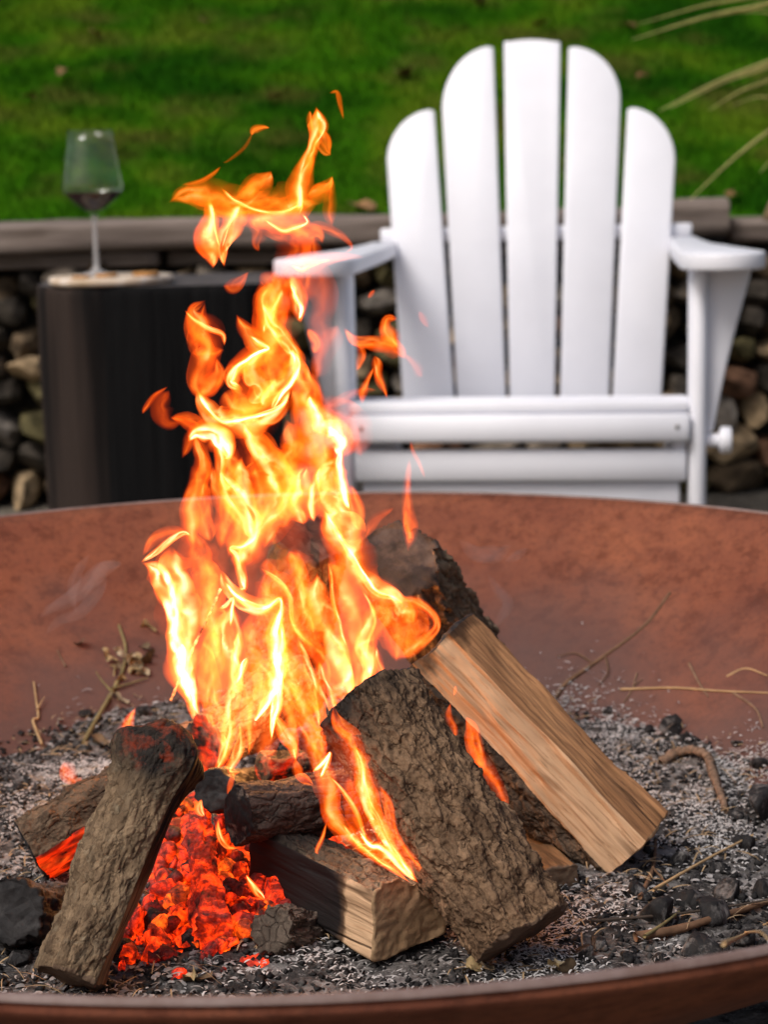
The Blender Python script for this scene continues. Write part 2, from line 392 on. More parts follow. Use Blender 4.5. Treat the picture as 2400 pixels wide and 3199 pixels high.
# fallen leaves on the lawn
lm = [m_plain('dead_leaf_a', (.16, .065, .028), .7, .3, 2), m_plain('dead_leaf_b', (.22, .12, .05), .7, .3, 2)]
def leaf_mesh(k):
    t = np.linspace(0, 1, 9); wv = np.sin(t**.8*pi)*.4; V = []
    for a, b in zip(t, wv):
        for s in (-1, -.5, 0, .5, 1): V.append((a-.5, s*b, .18*abs(s)*b*2+.10*sin(a*5+k+s)+.04*sin(11*a*s+k)))
    return mesh('leaf', V, grid_faces(9, 5, False))
LEAF = [leaf_mesh(k) for k in range(3)]
for k, (px, py, s) in enumerate([(1262, 255, .07), (1690, 100, .055), (1965, 105, .05), (205, 250, .05), (300, 130, .05), (1130, 675, .07), (2010, 265, .035), (1500, 30, .05), (640, 90, .045), (90, 330, .04), (860, 330, .04), (2290, 640, .045)]):
    d = ray(px, py)
    for q in np.arange(4.2, 9, .01):
        p = CAMP+d*q
        if p[1] > 4.25 and p[2] < float(lawn_z(p[0], p[1])): break
    me = LEAF[k % 3].copy(); me.materials.append(lm[k % 2]); o = obj('fallen_leaf', me); o.location = p+np.array([0, 0, .022]); o.scale = (s, s, s)
    o.rotation_euler = (.36+random.uniform(-.2, .2), random.uniform(-.3, .3), random.uniform(0, 6.3))
    tag(o, 'small brown dead leaf lying on the green lawn', 'leaf', 'dead leaves on the lawn')

# ------------------------------------------------------------------ stone wall with timber cap
wall = thing('stone_wall', 'low dry stone retaining wall with grey timber capping, behind the white chair', 'wall', (0, WALLY, 0))
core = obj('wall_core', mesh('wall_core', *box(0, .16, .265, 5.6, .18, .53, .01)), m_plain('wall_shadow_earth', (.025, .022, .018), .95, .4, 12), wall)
sm_ = [m_plain('stone_%s' % n_, c_, .85, .6, 1.6, .2, .6) for n_, c_ in (('tan', (.30, .215, .125)), ('grey', (.19, .155, .12)), ('dark', (.04, .033, .026)), ('moss', (.085, .072, .032)), ('rusty', (.19, .10, .06)), ('pale', (.20, .175, .15)), ('umber', (.10, .070, .042)))]
IV, IF = ico(2)
SM = []
for k in range(9):
    V = np.sign(IV)*np.abs(IV)**.7; R_ = np.random.RandomState(60+k)
    for _ in range(10):
        nn = R_.normal(0, 1, 3); nn /= np.linalg.norm(nn); V = V-np.outer(np.clip(V @ nn-R_.uniform(.55, .95), 0, None), nn)
    V = V*(1.1+.20*fbm(IV*1.5+k*7, 2, k)[:, None]+.12*fbm(IV*5+k*7, 2, k+3)[:, None]); SM.append((V, IF))
stone_me = {}
z = .0; rows = 0
while z < .50:
    h = random.uniform(.050, .078); x = -1.22+random.uniform(0, .05)
    if z+h > .52: h = .53-z
    while x < 1.22:
        L = random.uniform(.045, .12); k = random.randrange(9); mt = random.choices(range(7), (2.4, 2.6, 3, 2.6, 1.1, .9, 3.4))[0]
        if (k, mt) not in stone_me:
            me = mesh('stone', SM[k][0], SM[k][1]); me.materials.append(sm_[mt]); me.polygons.foreach_set('use_smooth', [False]*len(me.polygons)); stone_me[(k, mt)] = me
        o = obj('stone', stone_me[(k, mt)], None, wall); o.location = (x+L/2, random.uniform(.01, .05), z+h/2+random.uniform(-.008, .008))
        o.scale = (L*.53, .075, h*.53); o.rotation_euler = (random.uniform(-.2, .2), random.uniform(-.25, .25), random.uniform(-.25, .25))
        x += L+random.uniform(.0, .012)
    z += h*.97; rows += 1
def m_sleeper():
    n = N('weathered_timber'); c = n.coord((.05, 1, 1)); f = n.noise(c, 60, 5, .6, .3); f2 = n.noise(n.coord((.3, 1, 1)), 8, 4)
    col = n.ramp(f, [(.3, (.10, .077, .063)), (.52, (.20, .160, .138)), (.75, (.32, .265, .23))]); col = n.mix(n.ramp(f2, [(.5, 0.), (.75, .6)]), col, (.10, .075, .055))
    return n.pr(col, .85, [(f, .6, .004)], .2)
MS = m_sleeper()
def plank(x0, x1, y, z, sy, sz, nm, k):
    nx = 60; xs = np.linspace(x0, x1, nx); sec = []
    th = np.linspace(0, 2*pi, 28, endpoint=False)
    c_, s_ = np.cos(th), np.sin(th); q = 9
    r = (np.abs(c_)**q+np.abs(s_)**q)**(-1/q)
    V = np.array([[(x, y+sy/2*c*rr, z+sz/2*s*rr) for c, s, rr in zip(c_, s_, r)] for x in xs]).reshape(-1, 3)
    V[:, 1:] += .010*np.stack([fbm(V*np.array([5, 14, 14])+k, 4, 2), fbm(V*np.array([5, 14, 14])+k+5, 4, 6)], -1)
    F = grid_faces(nx, 28).tolist()+[list(range(28))[::-1], list(range((nx-1)*28, nx*28))]
    return obj(nm, mesh(nm, V, F), MS, wall)
plank(-2.7, .55, .03, .567, .21, .062, 'cap_beam', 1)
plank(.562, .72, .045, .578, .20, .075, 'cap_beam', 2)
plank(.74, 2.7, .10, .548, .18, .05, 'cap_beam', 3)
plank(-2.7, -.455, .055, .517, .17, .034, 'under_plank', 4)
plank(-.44, .60, .085, .517, .15, .030, 'under_plank', 5)
o = obj('stone', None or (lambda me: (me.materials.append(sm_[0]), me)[1])(mesh('stone', *SM[3])), None, wall); o.location = (.93, .06, .60); o.scale = (.13, .08, .045); o.rotation_euler = (0, -.2, .1)

# ------------------------------------------------------------------ arching ornamental grass, root beyond the wall's right end
root = np.array([1.16, 3.72, .40])
pl = thing('ornamental_grass', 'tuft of long yellow-green arching grass blades reaching over beside the white chair', 'plant', tuple(root))
mb = m_plain('grass_blade_dry', (.62, .56, .20), .5, .3, 30)
def blade(pts, wdt, bow):
    P = spline(np.array(pts), 28); t = np.linspace(0, 1, 28); W = wdt*np.minimum(1, (1-t)*2.2+.03)
    T = np.gradient(P, axis=0); T /= np.linalg.norm(T, axis=1)[:, None]; A = np.cross(T, np.array([.15, .6, .75])); A /= np.linalg.norm(A, axis=1)[:, None]; Nn = np.cross(A, T)
    V = np.stack([P-A*W[:, None]+Nn*W[:, None]*.25, P, P+A*W[:, None]+Nn*W[:, None]*.25], 1)
    V = np.concatenate([V, V[:, ::-1]-Nn[:, None]*.0006], 1).reshape(-1, 3)
    return mesh('blade', V-root, grid_faces(28, 6))
BL = [((2420, 190), (2060, 347), 3.55, .0042), ((2420, 205), (2090, 340), 3.6, .003), ((2420, 245), (2215, 345), 3.7, .0036), ((2420, 12), (1975, 125), 3.7, .004), ((2420, -20), (2000, 75), 3.8, .003), ((2420, 400), (2155, 625), 3.5, .0036), ((2440, 490), (2375, 540), 3.6, .003), ((2430, 300), (2290, 330), 3.8, .003), ((2500, 330), (2420, 560), 3.7, .004), ((2480, 60), (2300, 40), 3.9, .003)]
for (a, b, Y, wd_) in BL:
    p1, p2 = at(*a, Y+.03), at(*b, Y)
    hi = p1+(p1-p2)*.55+np.array([0, .05, -.03]); 
    hi[2] = max(hi[2], p1[2]+.05)
    mid_ = root*.45+hi*.55+np.array([.03, 0, .12])
    obj('blade', blade([root, mid_, hi, p1, (p1+p2)/2+np.array([0, 0, .006]), p2], wd_*2.2, 0), mb, pl)

# ================================================================== ADIRONDACK CHAIR
CH_A = radians(7.0)
chair = thing('adirondack_chair', 'white painted wooden Adirondack chair with fanned back slats, beyond the fire bowl', 'chair', (.2145, 3.0, 0), -CH_A)
def m_white():
    n = N('white_paint'); c = n.coord((1, 1, 1)); f = n.noise(c, 9, 4); f2 = n.noise(n.coord((1, 1, .08)), 140, 4)
    col = n.ramp(f, [(.3, (.79, .80, .86)), (.7, (.85, .86, .92))])
    return n.pr(col, .42, [(f2, .06, .001)], .4)
MW = m_white()
def cpart(nm, VF, parent=chair, mat=MW, smooth=False):
    V, F = VF; return obj(nm, mesh(nm, V, F, smooth), mat, parent)
def Rx(a): return np.array([[1, 0, 0], [0, cos(a), -sin(a)], [0, sin(a), cos(a)]])
def outline_solid(pts, th, M, o):                  # extrude a 2D outline (a,b) by th along local normal, bevelled edges
    pts = np.asarray(pts, float); n = len(pts)
    d = np.roll(pts, -1, 0)-np.roll(pts, 1, 0); nn = np.stack([d[:, 1], -d[:, 0]], -1); nn /= np.linalg.norm(nn, axis=1)[:, None]+1e-9
    area = .5*np.sum(pts[:, 0]*np.roll(pts[:, 1], -1)-np.roll(pts[:, 0], -1)*pts[:, 1])
    if area < 0: nn = -nn
    b = min(.004, th*.35); L = []
    for off, h in ((-b, -th/2), (-b*.3, -th/2+b*.3), (0, -th/2+b), (0, th/2-b), (-b*.3, th/2-b*.3), (-b, th/2)):
        q = pts+nn*off; L.append(np.c_[q, np.full(n, h)])
    V = np.vstack(L); F = grid_faces(6, n).tolist()+[list(range(n))[::-1], list(range(5*n, 6*n))]
    if area < 0: F = [f[::-1] for f in F]
    return V @ np.asarray(M).T+np.asarray(o), F
SEATW = .535
# back slats: fan from the seat's rear, leaning back
LEAN = radians(20)
Mback = np.array([[1, 0, 0], [0, sin(LEAN), -cos(LEAN)], [0, cos(LEAN), sin(LEAN)]])   # (a: across, b: up the slat, c: out of the front)
BO = np.array([0, .440, .200])
def on_back(px, py):                               # pixel -> (across, up) on the plane of the back
    Rz = np.array([[cos(CH_A), -sin(CH_A), 0], [sin(CH_A), cos(CH_A), 0], [0, 0, 1]])   # world -> chair
    o = Rz @ (CAMP-np.array([.2145, 3.0, 0])); d = Rz @ ray(px, py); nrm = Mback[:, 2]
    p = o+d*(np.dot(BO-o, nrm)/np.dot(d, nrm))-BO
    return np.array([p[0], np.dot(p, Mback[:, 1])])
SL = [  # inner/outer pixel of the foot, inner top corner, outer edge where the round starts
    ((1421, 1250), (1260, 1250), (1358, 345), (1210, 505)), ((1582, 1250), (1430, 1250), (1542, 148), (1382, 345)), None,
    ((1750, 1250), (1903, 1250), (1777, 150), (1939, 315)), ((1914, 1250), (2067, 1250), (1961, 340), (2110, 505))]
def slat_outline(k):
    if k == 2:
        b0, b1, t0, t1 = [on_back(*p) for p in ((1593, 1250), (1734, 1250), (1575, 138), (1751, 138))]
        top = [t0+(t1-t0)*u+np.array([0, .006*sin(pi*u)]) for u in np.linspace(0, 1, 9)]
        dn0, dn1 = (b0-t0)/np.linalg.norm(b0-t0), (b1-t1)/np.linalg.norm(b1-t1)
        return [b0+dn0*.06, b1+dn1*.06]+top[::-1]
    fi, fo, ti, to = [on_back(*p) for p in SL[k]]
    arc = [ti+np.array([(to[0]-ti[0])*sin(t), (to[1]-ti[1])*(1-cos(t))]) for t in np.linspace(0, pi/2, 14)]
    return [fi+(fi-ti)*.07, ti-np.array([0, .004])]+arc[1:]+[fo+(fo-to)*.09]
for k in range(5): cpart('back_slat', outline_solid(slat_outline(k), .02, Mback, BO))
# rails that carry the slats
rb = BO+Mback @ np.array([0, .400, -.022]); cpart('back_rail', box(.004, rb[1], rb[2], .575, .022, .027, .003, None))
rb = BO+Mback @ np.array([0, .05, -.024]); cpart('lower_back_rail', box(0, rb[1], rb[2], .50, .024, .07, .003))
# seat slats
seat = [(.000, .360), ]
def sslat(y, zc, wdt, tilt, th=.021, W=SEATW):
    cpart('seat_slat', box(0, y, zc, W, wdt, th, .005, Rx(tilt)))
cpart('seat_slat', box(0, -.006, .2875, SEATW, .022, .044, .005, Rx(-.10)))       # upright front slat
sslat(.030, .3165, .062, -.10)
for k in range(5): sslat(.104+k*.069, .310-.0195*k, .062, -.27)
cpart('front_apron', box(0, .012, .226, SEATW-.01, .022, .050, .004)); 
cpart('apron_batten', box(0, .03, .172, SEATW-.03, .02, .05, .004))
for s in (-1, 1):
    X = s*(SEATW/2+.012)
    # front leg: a board on edge
    lg = cpart('front_leg', box(X, .045, .266, .026, .095, .532, .008))
    
    # arm: paddle, wide and round at the front
    pts = []
    x_in, x_out = X-s*.030, X+s*.100
    xc = (x_in+x_out)/2; wf = abs(x_out-x_in)/2
    fr = [(xc+wf*cos(t)*1.0, -.010-.070*abs(sin(t))**1.0) for t in np.linspace(pi, 2*pi, 17)]
    rear = [(X+s*.036, .30), (X+s*.022, .50), (X+s*.020, .585), (X-s*.03, .585), (X-s*.034, .30)]
    if s < 0: rear = [(X-s*.0-.036, .30), (X-.022, .50), (X-.020, .585), (X+.03, .585), (X+.034, .30)]; rear = rear[::-1]
    else: pass
    cpart('arm', outline_solid(fr+rear, .026, np.eye(3), (0, 0, .545)))
    # bracket under the arm, outside the leg
    xb0, xb1 = X+s*.0135, X+s*.083
    tt = np.linspace(0, 1, 12)
    prof = [(xb0, .532), (xb1, .532)]+[(xb1+(xb0+s*.012-xb1)*t**1.15-s*.006*sin(pi*t), .532-.255*t) for t in tt[1:]]+[(xb0, .272)]
    Mx = np.array([[1, 0, 0], [0, 0, -1], [0, 1, 0]])
    cpart('arm_bracket', outline_solid(prof, .022, Mx, (0, .040, 0)))
    # bolt with a turned white knob
    V, F = lathe([(0, 0), (.009, 0), (.0105, .004), (.0105, .018), (.012, .021), (.019, .022), (.021, .025), (.021, .037), (.019, .040), (0, .041)], 24)
    V = np.stack([s*V[:, 2]+X+s*.0135, V[:, 1]+.03, V[:, 0]+.262], -1); F = F.tolist(); F = F if s < 0 else [f[::-1] for f in F]
    cpart('bolt_knob', (V, F), lg, MW, True)
    # rear leg / seat side rail
    side = [(-.0, .304), (.10, .299), (.46, .200), (.82, .012), (.82, 0), (.76, 0), (.44, .125), (.10, .215), (-.0, .215)]
    My = np.array([[0, 0, 1], [1, 0, 0], [0, 1, 0]])
    cpart('side_rail', outline_solid(side, .022, My, (s*(SEATW/2-.016), .0125, 0)))
    V, F = lathe([(0, .004), (.0035, .003), (.004, 0)], 12); V = np.stack([V[:, 0]+s*(SEATW/2-.020), -V[:, 2]-.016, V[:, 1]+.290], -1)
    cpart('screw', (V, F.tolist()), chair, m_plain('screw_metal_%d' % s, (.22, .21, .2), .4, .1, 10, .5), True)

# ================================================================== TIMBER BLOCK TABLE
TY = 2.86
def m_burnt():
    n = N('charred_timber'); c = n.coord((1, 1, .06), rnd=False); f = n.noise(c, 40, 5, .65, .3); f2 = n.noise(c, 9, 4, .6, .3); f3 = n.noise(n.coord((1, 1, .4), rnd=False), 5, 3)
    col = n.ramp(f, [(.3, (.003, .003, .0035)), (.6, (.006, .006, .0065)), (.8, (.014, .012, .012))])
    col = n.mix(n.ramp(n.math('MULTIPLY', f2, n.math('ADD', n.attr('edge'), .55)), [(.44, 0.), (.62, .85)]), col, (.042, .030, .025))
    return n.pr(col, .8, [(f, .8, .008)], .10)
tl = at(100, 890, TY+.10)[0]; trr = at(845, 890, TY)[0]
tcx, tw = (tl+trr)/2, trr-tl; TTOP = float(at(300, 900, TY)[2])
print('table', tcx, tw, TTOP)
tb = thing('timber_block_table', 'blackened squared timber block used as a side table, holding the wine glass', 'side table', (tcx, TY+.165, 0))
def timber():
    outl = [(-tw/2, .10), (-tw/2+.004, -.05), (-tw/2+.022, -.108), (-tw/2+.075, -.160), (-tw/2+.10, -.165), (.02, -.170), (tw/2-.03, -.163), (tw/2, -.13), (tw/2+.003, .0), (tw/2-.01, .14), (tw/2-.05, .168), (0, .172), (-tw/2+.05, .165), (-tw/2+.01, .14)]
    outl = np.array(outl); n = 160
    seg = np.linalg.norm(np.roll(outl, -1, 0)-outl, axis=1); cum = np.r_[0, np.cumsum(seg)]; tt = np.linspace(0, cum[-1], n, endpoint=False)
    cl = np.vstack([outl, outl[:1]]); P = np.stack([np.interp(tt, cum, cl[:, 0]), np.interp(tt, cum, cl[:, 1])], -1)
    for _ in range(2): P = (np.roll(P, 1, 0)+2*P+np.roll(P, -1, 0))/4
    zs = np.r_[np.linspace(0, TTOP-.012, 60), TTOP-.006, TTOP-.002, TTOP]
    V = []; E = []
    for z_ in zs:
        q = P*(1-.0 if z_ < TTOP-.01 else 1-.02*((z_-TTOP+.012)/.012)**2)
        q = q*(1+.03*(1-z_/TTOP)*0)
        nz = fbm(np.c_[q*18, np.full(n, z_*2.2)], 4, 21)
        q = q*(1+.030*nz[:, None]+.018*ridged(np.c_[q*55, np.full(n, z_*1.5)], 2, 22)[:, None]-.012); V.append(np.c_[q, np.full(n, z_)])
        E.append(np.exp(-((P[:, 0]+tw/2-.03)/.10)**2)*1.0)
    V = np.vstack(V); F = grid_faces(len(zs), n)
    return V, F, np.concatenate(E), n, len(zs)
V, F, E_, n_, nz_ = timber()
me = mesh('block', V, F); attr(me, 'edge', E_); blk = obj('block', me, m_burnt(), tb)
top = V[-n_:]; cc = top.mean(0); rings = [top*(1-t)+cc*t for t in (0, .1, .3, .5, .7, .9)]
TV = np.vstack(rings+[cc[None]]); TV[:, 2] += .003*fbm(TV*25, 3, 9)*(np.linalg.norm(TV[:, :2]-cc[:2], axis=1) < tw*.46)
TF = grid_faces(6, n_).tolist()+[[5*n_+j, 5*n_+(j+1) % n_, 6*n_] for j in range(n_)]
def m_ttop():
    n = N('greyed_end_grain'); c = n.coord((1, 1, 1)); f = n.noise(c, 30, 5, .65); f2 = n.noise(c, 6, 3)
    return n.pr(n.mix(n.ramp(f2, [(.4, 0.), (.7, .6)]), n.ramp(f, [(.3, (.045, .038, .036)), (.7, (.14, .12, .112))]), (.05, .042, .04)), .7, [(f, .5, .004)], .3)
obj('top_face', mesh('top_face', TV, TF), m_ttop(), tb)
# serving slice
pc = at(345, 868, TY+.10); PZ = TTOP+.004
pc = on_z(345, 868, PZ+.006)
def slice_():
    th = np.linspace(0, 2*pi, 72, endpoint=False); R_ = .0925*(1+.03*np.sin(2*th+.5)+.02*np.sin(5*th))
    L = []
    for k, z_ in ((.96, 0), (.99, .002), (1, .005), (.995, .009), (.97, .0115), (.9, .012), (.5, .012), (.02, .012)):
        L.append(np.stack([R_*k*np.cos(th), R_*k*np.sin(th)*.97, 0*th+z_], -1))
    V = np.vstack(L); return V, grid_faces(8, 72).tolist()+[list(range(72))[::-1]]
n = N('pale_wood_slice'); c = n.coord(); f = n.noise(c, 35, 4); PLM = n.pr(n.ramp(f, [(.3, (.50, .37, .24)), (.55, (.66, .54, .42)), (.75, (.78, .72, .66))]), .6, [(f, .2, .002)], .3)
pl_ = obj('serving_board', mesh('serving_board', *slice_()), PLM); pl_.location = (pc[0], pc[1], TTOP+.0015)
tag(pl_, 'round pale wooden serving board under the wine glass on the black timber block', 'board')
cm = m_plain('toasted_cracker', (.42, .21, .07), .7, .3, 60, .2, .5)
for dx, dy, s in ((.0, -.045, .017), (.058, -.035, .020), (-.035, -.062, .014)):
    V, F = lathe([(0, 0), (.9, 0), (1, .12), (1, .25), (.9, .34), (0, .36)], 20); V = V*s; V[:, 2] += .0012*fbm(V*180, 2, 4)
    o = obj('cracker', mesh('cracker', V, F), cm); o.location = (pc[0]+dx, pc[1]+dy, TTOP+.0128)
    tag(o, 'small round toasted brown cracker lying on the pale serving board', 'cracker', 'crackers on the serving board')
# wine glass
def m_glass():
    n = N('clear_glass'); g_ = n.n('BsdfGlossy'); g_.inputs['Roughness'].default_value = .02; t_ = n.n('BsdfTransparent'); t_.inputs[0].default_value = (.99, .995, .99, 1)
    lw_ = n.n('LayerWeight'); lw_.inputs[0].default_value = .5; fr = n.math('ADD', n.math('MULTIPLY', n.math('POWER', lw_.outputs['Facing'], 3.), .15), .04); mx = n.n('MixShader'); n.put(fr, mx.inputs[0]); n.put(t_.outputs[0], mx.inputs[1]); n.put(g_.outputs[0], mx.inputs[2])
    n.put(mx.outputs[0], n.out.inputs[0]); return n.m
gl = on_z(303, 862, TTOP+.0135); gz = TTOP+.0137
gk = 6000/ (gl[1]*cos(PITCH)+ .17*sin(PITCH))
print('glass', gl, 'px/m', gk)
wg = thing('wine_glass', 'stemmed wine glass with a little red wine, standing on the serving board', 'wine glass', (gl[0], gl[1], gz))
sc_ = 2045/gk
out = np.array([(.0355, .0), (.0358, .0012), (.030, .0025), (.012, .006), (.0055, .011), (.0042, .020), (.0036, .045), (.0036, .070), (.0042, .084), (.0065, .091), (.0125, .096), (.030, .110), (.0445, .1235), (.0478, .129), (.0480, .134), (.0465, .143), (.0425, .170), (.0375, .198), (.0335, .2175)])
inn = np.array([(.0328, .2175), (.0367, .198), (.0417, .170), (.0457, .143), (.0471, .134), (.0468, .129), (.0436, .1245), (.029, .1115), (.011, .0985), (.0, .0965)])
prof = np.vstack([[(0, 0)], out, inn])*sc_
V, F = lathe(prof[10:], 64); MG = m_glass(); obj('bowl', mesh('bowl', V, F), MG, wg)
n = N('stem_glass'); V, F = lathe(prof[:11], 48); SG = n.pr((.62, .62, .63), .08, [], .7); n.p.inputs['Alpha'].default_value = .40
obj('stem', mesh('stem', V, F), SG, wg)
wl = .1245*sc_
wi = [(r*sc_*.995+.0000, z_*sc_+.0001) for r, z_ in inn[::-1] if z_ < .126]
wi = [(0, wi[0][1])]+wi[1:]+[(wi[-1][0]*.98, wi[-1][1]+.0002), (0, wi[-1][1]+.0001)]
V, F = lathe(wi, 64)
n = N('red_wine'); WM = n.pr((.018, .0012, .004), .9, [], .02)
obj('red_wine', mesh('red_wine', V, F), WM, wg)

# ================================================================== FIRE BOWL
bowl = thing('fire_bowl', 'wide round rusted steel fire bowl holding ash and burning logs', 'fire bowl', (BX, BY, 0))
th = .005
rr = np.linspace(0.0, BR, 60)
inn = [(r, RIM-BD*(1-(r/BR)**2)) for r in rr]
lip = [(BR+.0002, RIM+.0004), (BR+.0011, RIM+.0014), (BR+.0023, RIM+.0017), (BR+.0035, RIM+.0014), (BR+.0044, RIM+.0004)]
outp = [(r+.0045*(r/BR), RIM-BD*(1-(r/BR)**2)-.006) for r in rr[::-1]]
V, F = lathe(inn+outp, 256)
MR = m_rust()
bs = obj('bowl_shell', mesh('bowl_shell', V-np.array([0, 0, RIM]), F), MR, bowl); bs.location = (0, 0, RIM)
V, F = lathe([(BR-.0004, -.0012)]+[(r_, z_-RIM) for r_, z_ in lip]+[(BR+.0049, -.0012)], 256)
n = N('worn_skylit_rim_steel'); c = n.coord((1, 1, 1), rnd=False); f = n.noise(c, 30, 5, .7)
rimo = obj('rim', mesh('rim', V, F), n.pr(n.ramp(f, [(.3, (.13, .072, .055)), (.6, (.22, .155, .140))]), .6, [(f, .3, .002)], .5), bowl); rimo.location = (0, 0, RIM)  # lip paler than the bowl: wear, plus skylight put into the colour
for k in range(3):
    a = pi/2+k*2*pi/3
    R_ = np.array([[cos(a), -sin(a), 0], [sin(a), cos(a), 0], [0, 0, 1]])
    zb = bowl_z(BX+.34*cos(a), BY+.34*sin(a))-.004
    obj('leg', mesh('leg', *box(.34*cos(a), .34*sin(a), zb/2, .05, .012, zb+.01, .002, R_), False), MR, bowl)

# ------------------------------------------------------------------ ash bed
def m_ash():
    n = N('ash'); c = n.coord((1, 1, 1), rnd=False); f = n.noise(c, 18, 6, .7, .5); f2 = n.noise(c, 260, 4, .75); f3 = n.noise(c, 60, 4, .7)
    col = n.ramp(f, [(.36, (.018, .017, .017)), (.48, (.08, .074, .071)), (.60, (.22, .205, .198)), (.72, (.36, .34, .33))])
    col = n.mix(n.ramp(f3, [(.52, 0.), (.64, .85)]), col, (.028, .026, .026)); col = n.mix(n.ramp(f2, [(.55, 0.), (.7, .55)]), col, (.42, .40, .39))
    return n.pr(col, .95, [(f2, .7, .002), (f3, .6, .006)], .1)
nr, na = 90, 260
rr = np.linspace(0.002, .42, nr); aa = np.linspace(0, 2*pi, na, endpoint=False)
X_ = BX+rr[:, None]*np.cos(aa); Y_ = BY+rr[:, None]*np.sin(aa)
V = np.stack([X_, Y_, ash_z(X_, Y_)], -1).reshape(-1, 3); V[:, 2] += .0022*fbm(V*150, 3, 31)
ab = obj('ash_bed', mesh('ash_bed', V, grid_faces(nr, na)), m_ash()); tag(ab, 'bed of grey wood ash covering the floor of the rusted bowl', 'ash', kind='stuff')

def surf_z(x, y): return np.maximum(ash_z(x, y), RIM-BD*(1-((x-BX)**2+(y-BY)**2)/BR**2))
def strands(name, cnt, L, W, mat, lab, rmax, curl, seed, lift=.0, edge=0., spots=None):
    R = np.random.RandomState(seed)
    r = np.sqrt(R.uniform(0, 1, cnt))*rmax
    if edge: r = np.abs(R.normal(.365, edge, cnt))
    a = R.uniform(0, 2*pi, cnt); x = BX+r*np.cos(a); y = BY+r*np.sin(a)
    if spots:
        c0 = np.array([on_bowl(*p_)[:2] for p_ in spots]); w_ = R.randint(0, len(c0), cnt); x = c0[w_, 0]+R.normal(0, rmax, cnt); y = c0[w_, 1]+R.normal(0, rmax*1.3, cnt)
    cl = fbm(np.stack([x*14, y*14, 0*x+seed], -1), 3, seed)
    keep = cl+R.uniform(-.22, .22, cnt) > .0; x, y = x[keep], y[keep]; cnt = len(x)
    l = R.uniform(L[0], L[1], cnt); wd = R.uniform(W[0], W[1], cnt); d = R.uniform(0, 2*pi, cnt); cv = R.normal(0, curl, cnt); pit = R.uniform(-.1, .7, cnt)
    pts = []; px_, py_ = x.copy(), y.copy(); zz = surf_z(x, y)+.0006+lift*R.uniform(0, 1, cnt)
    for k in range(5):
        pts.append(np.stack([px_, py_, zz+l*(.10+.22*pit)*np.sin(k/4*pi*.8)], -1))
        px_ = px_+np.cos(d)*l/4; py_ = py_+np.sin(d)*l/4; d = d+cv
    P = np.stack(pts, 1); T = np.gradient(P, axis=1); A = np.stack([-T[..., 1], T[..., 0], .3*np.abs(T[..., 0])], -1); A /= np.linalg.norm(A, axis=-1)[..., None]+1e-9
    ww = wd[:, None]*np.array([.5, 1, 1, .9, .3]); V = np.stack([P-A*ww[..., None]/2, P+A*ww[..., None]/2], 2).reshape(-1, 3)
    b = np.arange(cnt)[:, None]*10+np.arange(4)[None]*2; F = np.stack([b, b+1, b+3, b+2], -1).reshape(-1, 4)
    o = obj(name, mesh(name, V, F), mat); tag(o, lab, 'ash', kind='stuff'); return o
strands('pale_ash_flakes', 7500, (.0015, .0055), (.0006, .0014), m_plain('pale_ash', (.36, .345, .34), .95, .2, 90), 'curled pale grey ash strands strewn over the ash bed', .37, .35, 3, .003)
strands('grey_ash_flakes', 10000, (.003, .009), (.0006, .0014), m_plain('grey_ash', (.20, .19, .185), .95, .3, 90), 'mid grey ash strands strewn over the ash bed', .38, .3, 4, .002)
strands('ash_scales', 7000, (.003, .007), (.0018, .0042), m_plain('scale_ash', (.30, .285, .28), .95, .45, 90), 'flat grey ash scales lying over the ash bed', .375, .15, 14, .001)
strands('tan_straw_bits', 3200, (.005, .018), (.0006, .0013), m_plain('straw', (.33, .23, .13), .8, .3, 90), 'tan straw crumbs scattered in the ash bed', .385, .08, 5, .004)
strands('pale_ash_drift', 12000, (.0015, .006), (.0006, .0013), m_plain('drift_ash', (.50, .485, .475), .95, .2, 90), 'drifts of pale fluffy ash beside the split log and the left logs', .022, .4, 15, .004, 0., [(2090, 2480), (1960, 2330), (2240, 2600), (1880, 2900), (1800, 2250), (140, 2560), (260, 2420), (60, 2640), (2290, 2400), (930, 3060), (1700, 3030)])
strands('dry_stalk_litter', 420, (.012, .038), (.0006, .0011), m_plain('litter_stalk', (.26, .18, .105), .8, .4, 60), 'thin broken dry stalks strewn over the ash', .395, .04, 16, .006)
strands('wall_ash_scraps', 1500, (.004, .012), (.0005, .0011), m_plain('edge_ash', (.36, .34, .34), .95, .25, 90), 'pale ash scraps sticking to the bowl wall above the ash', .39, .3, 6, .001, .035)
# char crumbs too small to count
nC = 12000; IV1, IF1 = ico(1)
R = np.random.RandomState(9); r = np.sqrt(R.uniform(0, 1, nC))*.37; a = R.uniform(0, 2*pi, nC); x = BX+r*np.cos(a); y = BY+r*np.sin(a)
oct_ = np.array([(1, 0, 0), (-1, 0, 0), (0, 1, 0), (0, -1, 0), (0, 0, 1), (0, 0, -1)], float); of = np.array([(0, 2, 4), (2, 1, 4), (1, 3, 4), (3, 0, 4), (2, 0, 5), (1, 2, 5), (3, 1, 5), (0, 3, 5)])
sz = R.uniform(.0008, .0036, nC); J = oct_[None]*(R.uniform(.5, 1.3, (nC, 6, 1)))+R.uniform(-.25, .25, (nC, 6, 3)); V = J*sz[:, None, None]+np.stack([x, y, surf_z(x, y)+sz*.3], -1)[:, None]
F = (of[None]+np.arange(nC)[:, None, None]*6).reshape(-1, 3)
o = obj('char_crumbs', mesh('char_crumbs', V.reshape(-1, 3), F, False), m_char('char_crumb', 0, .3)); tag(o, 'tiny black charcoal crumbs scattered through the ash bed', 'charcoal', kind='stuff')

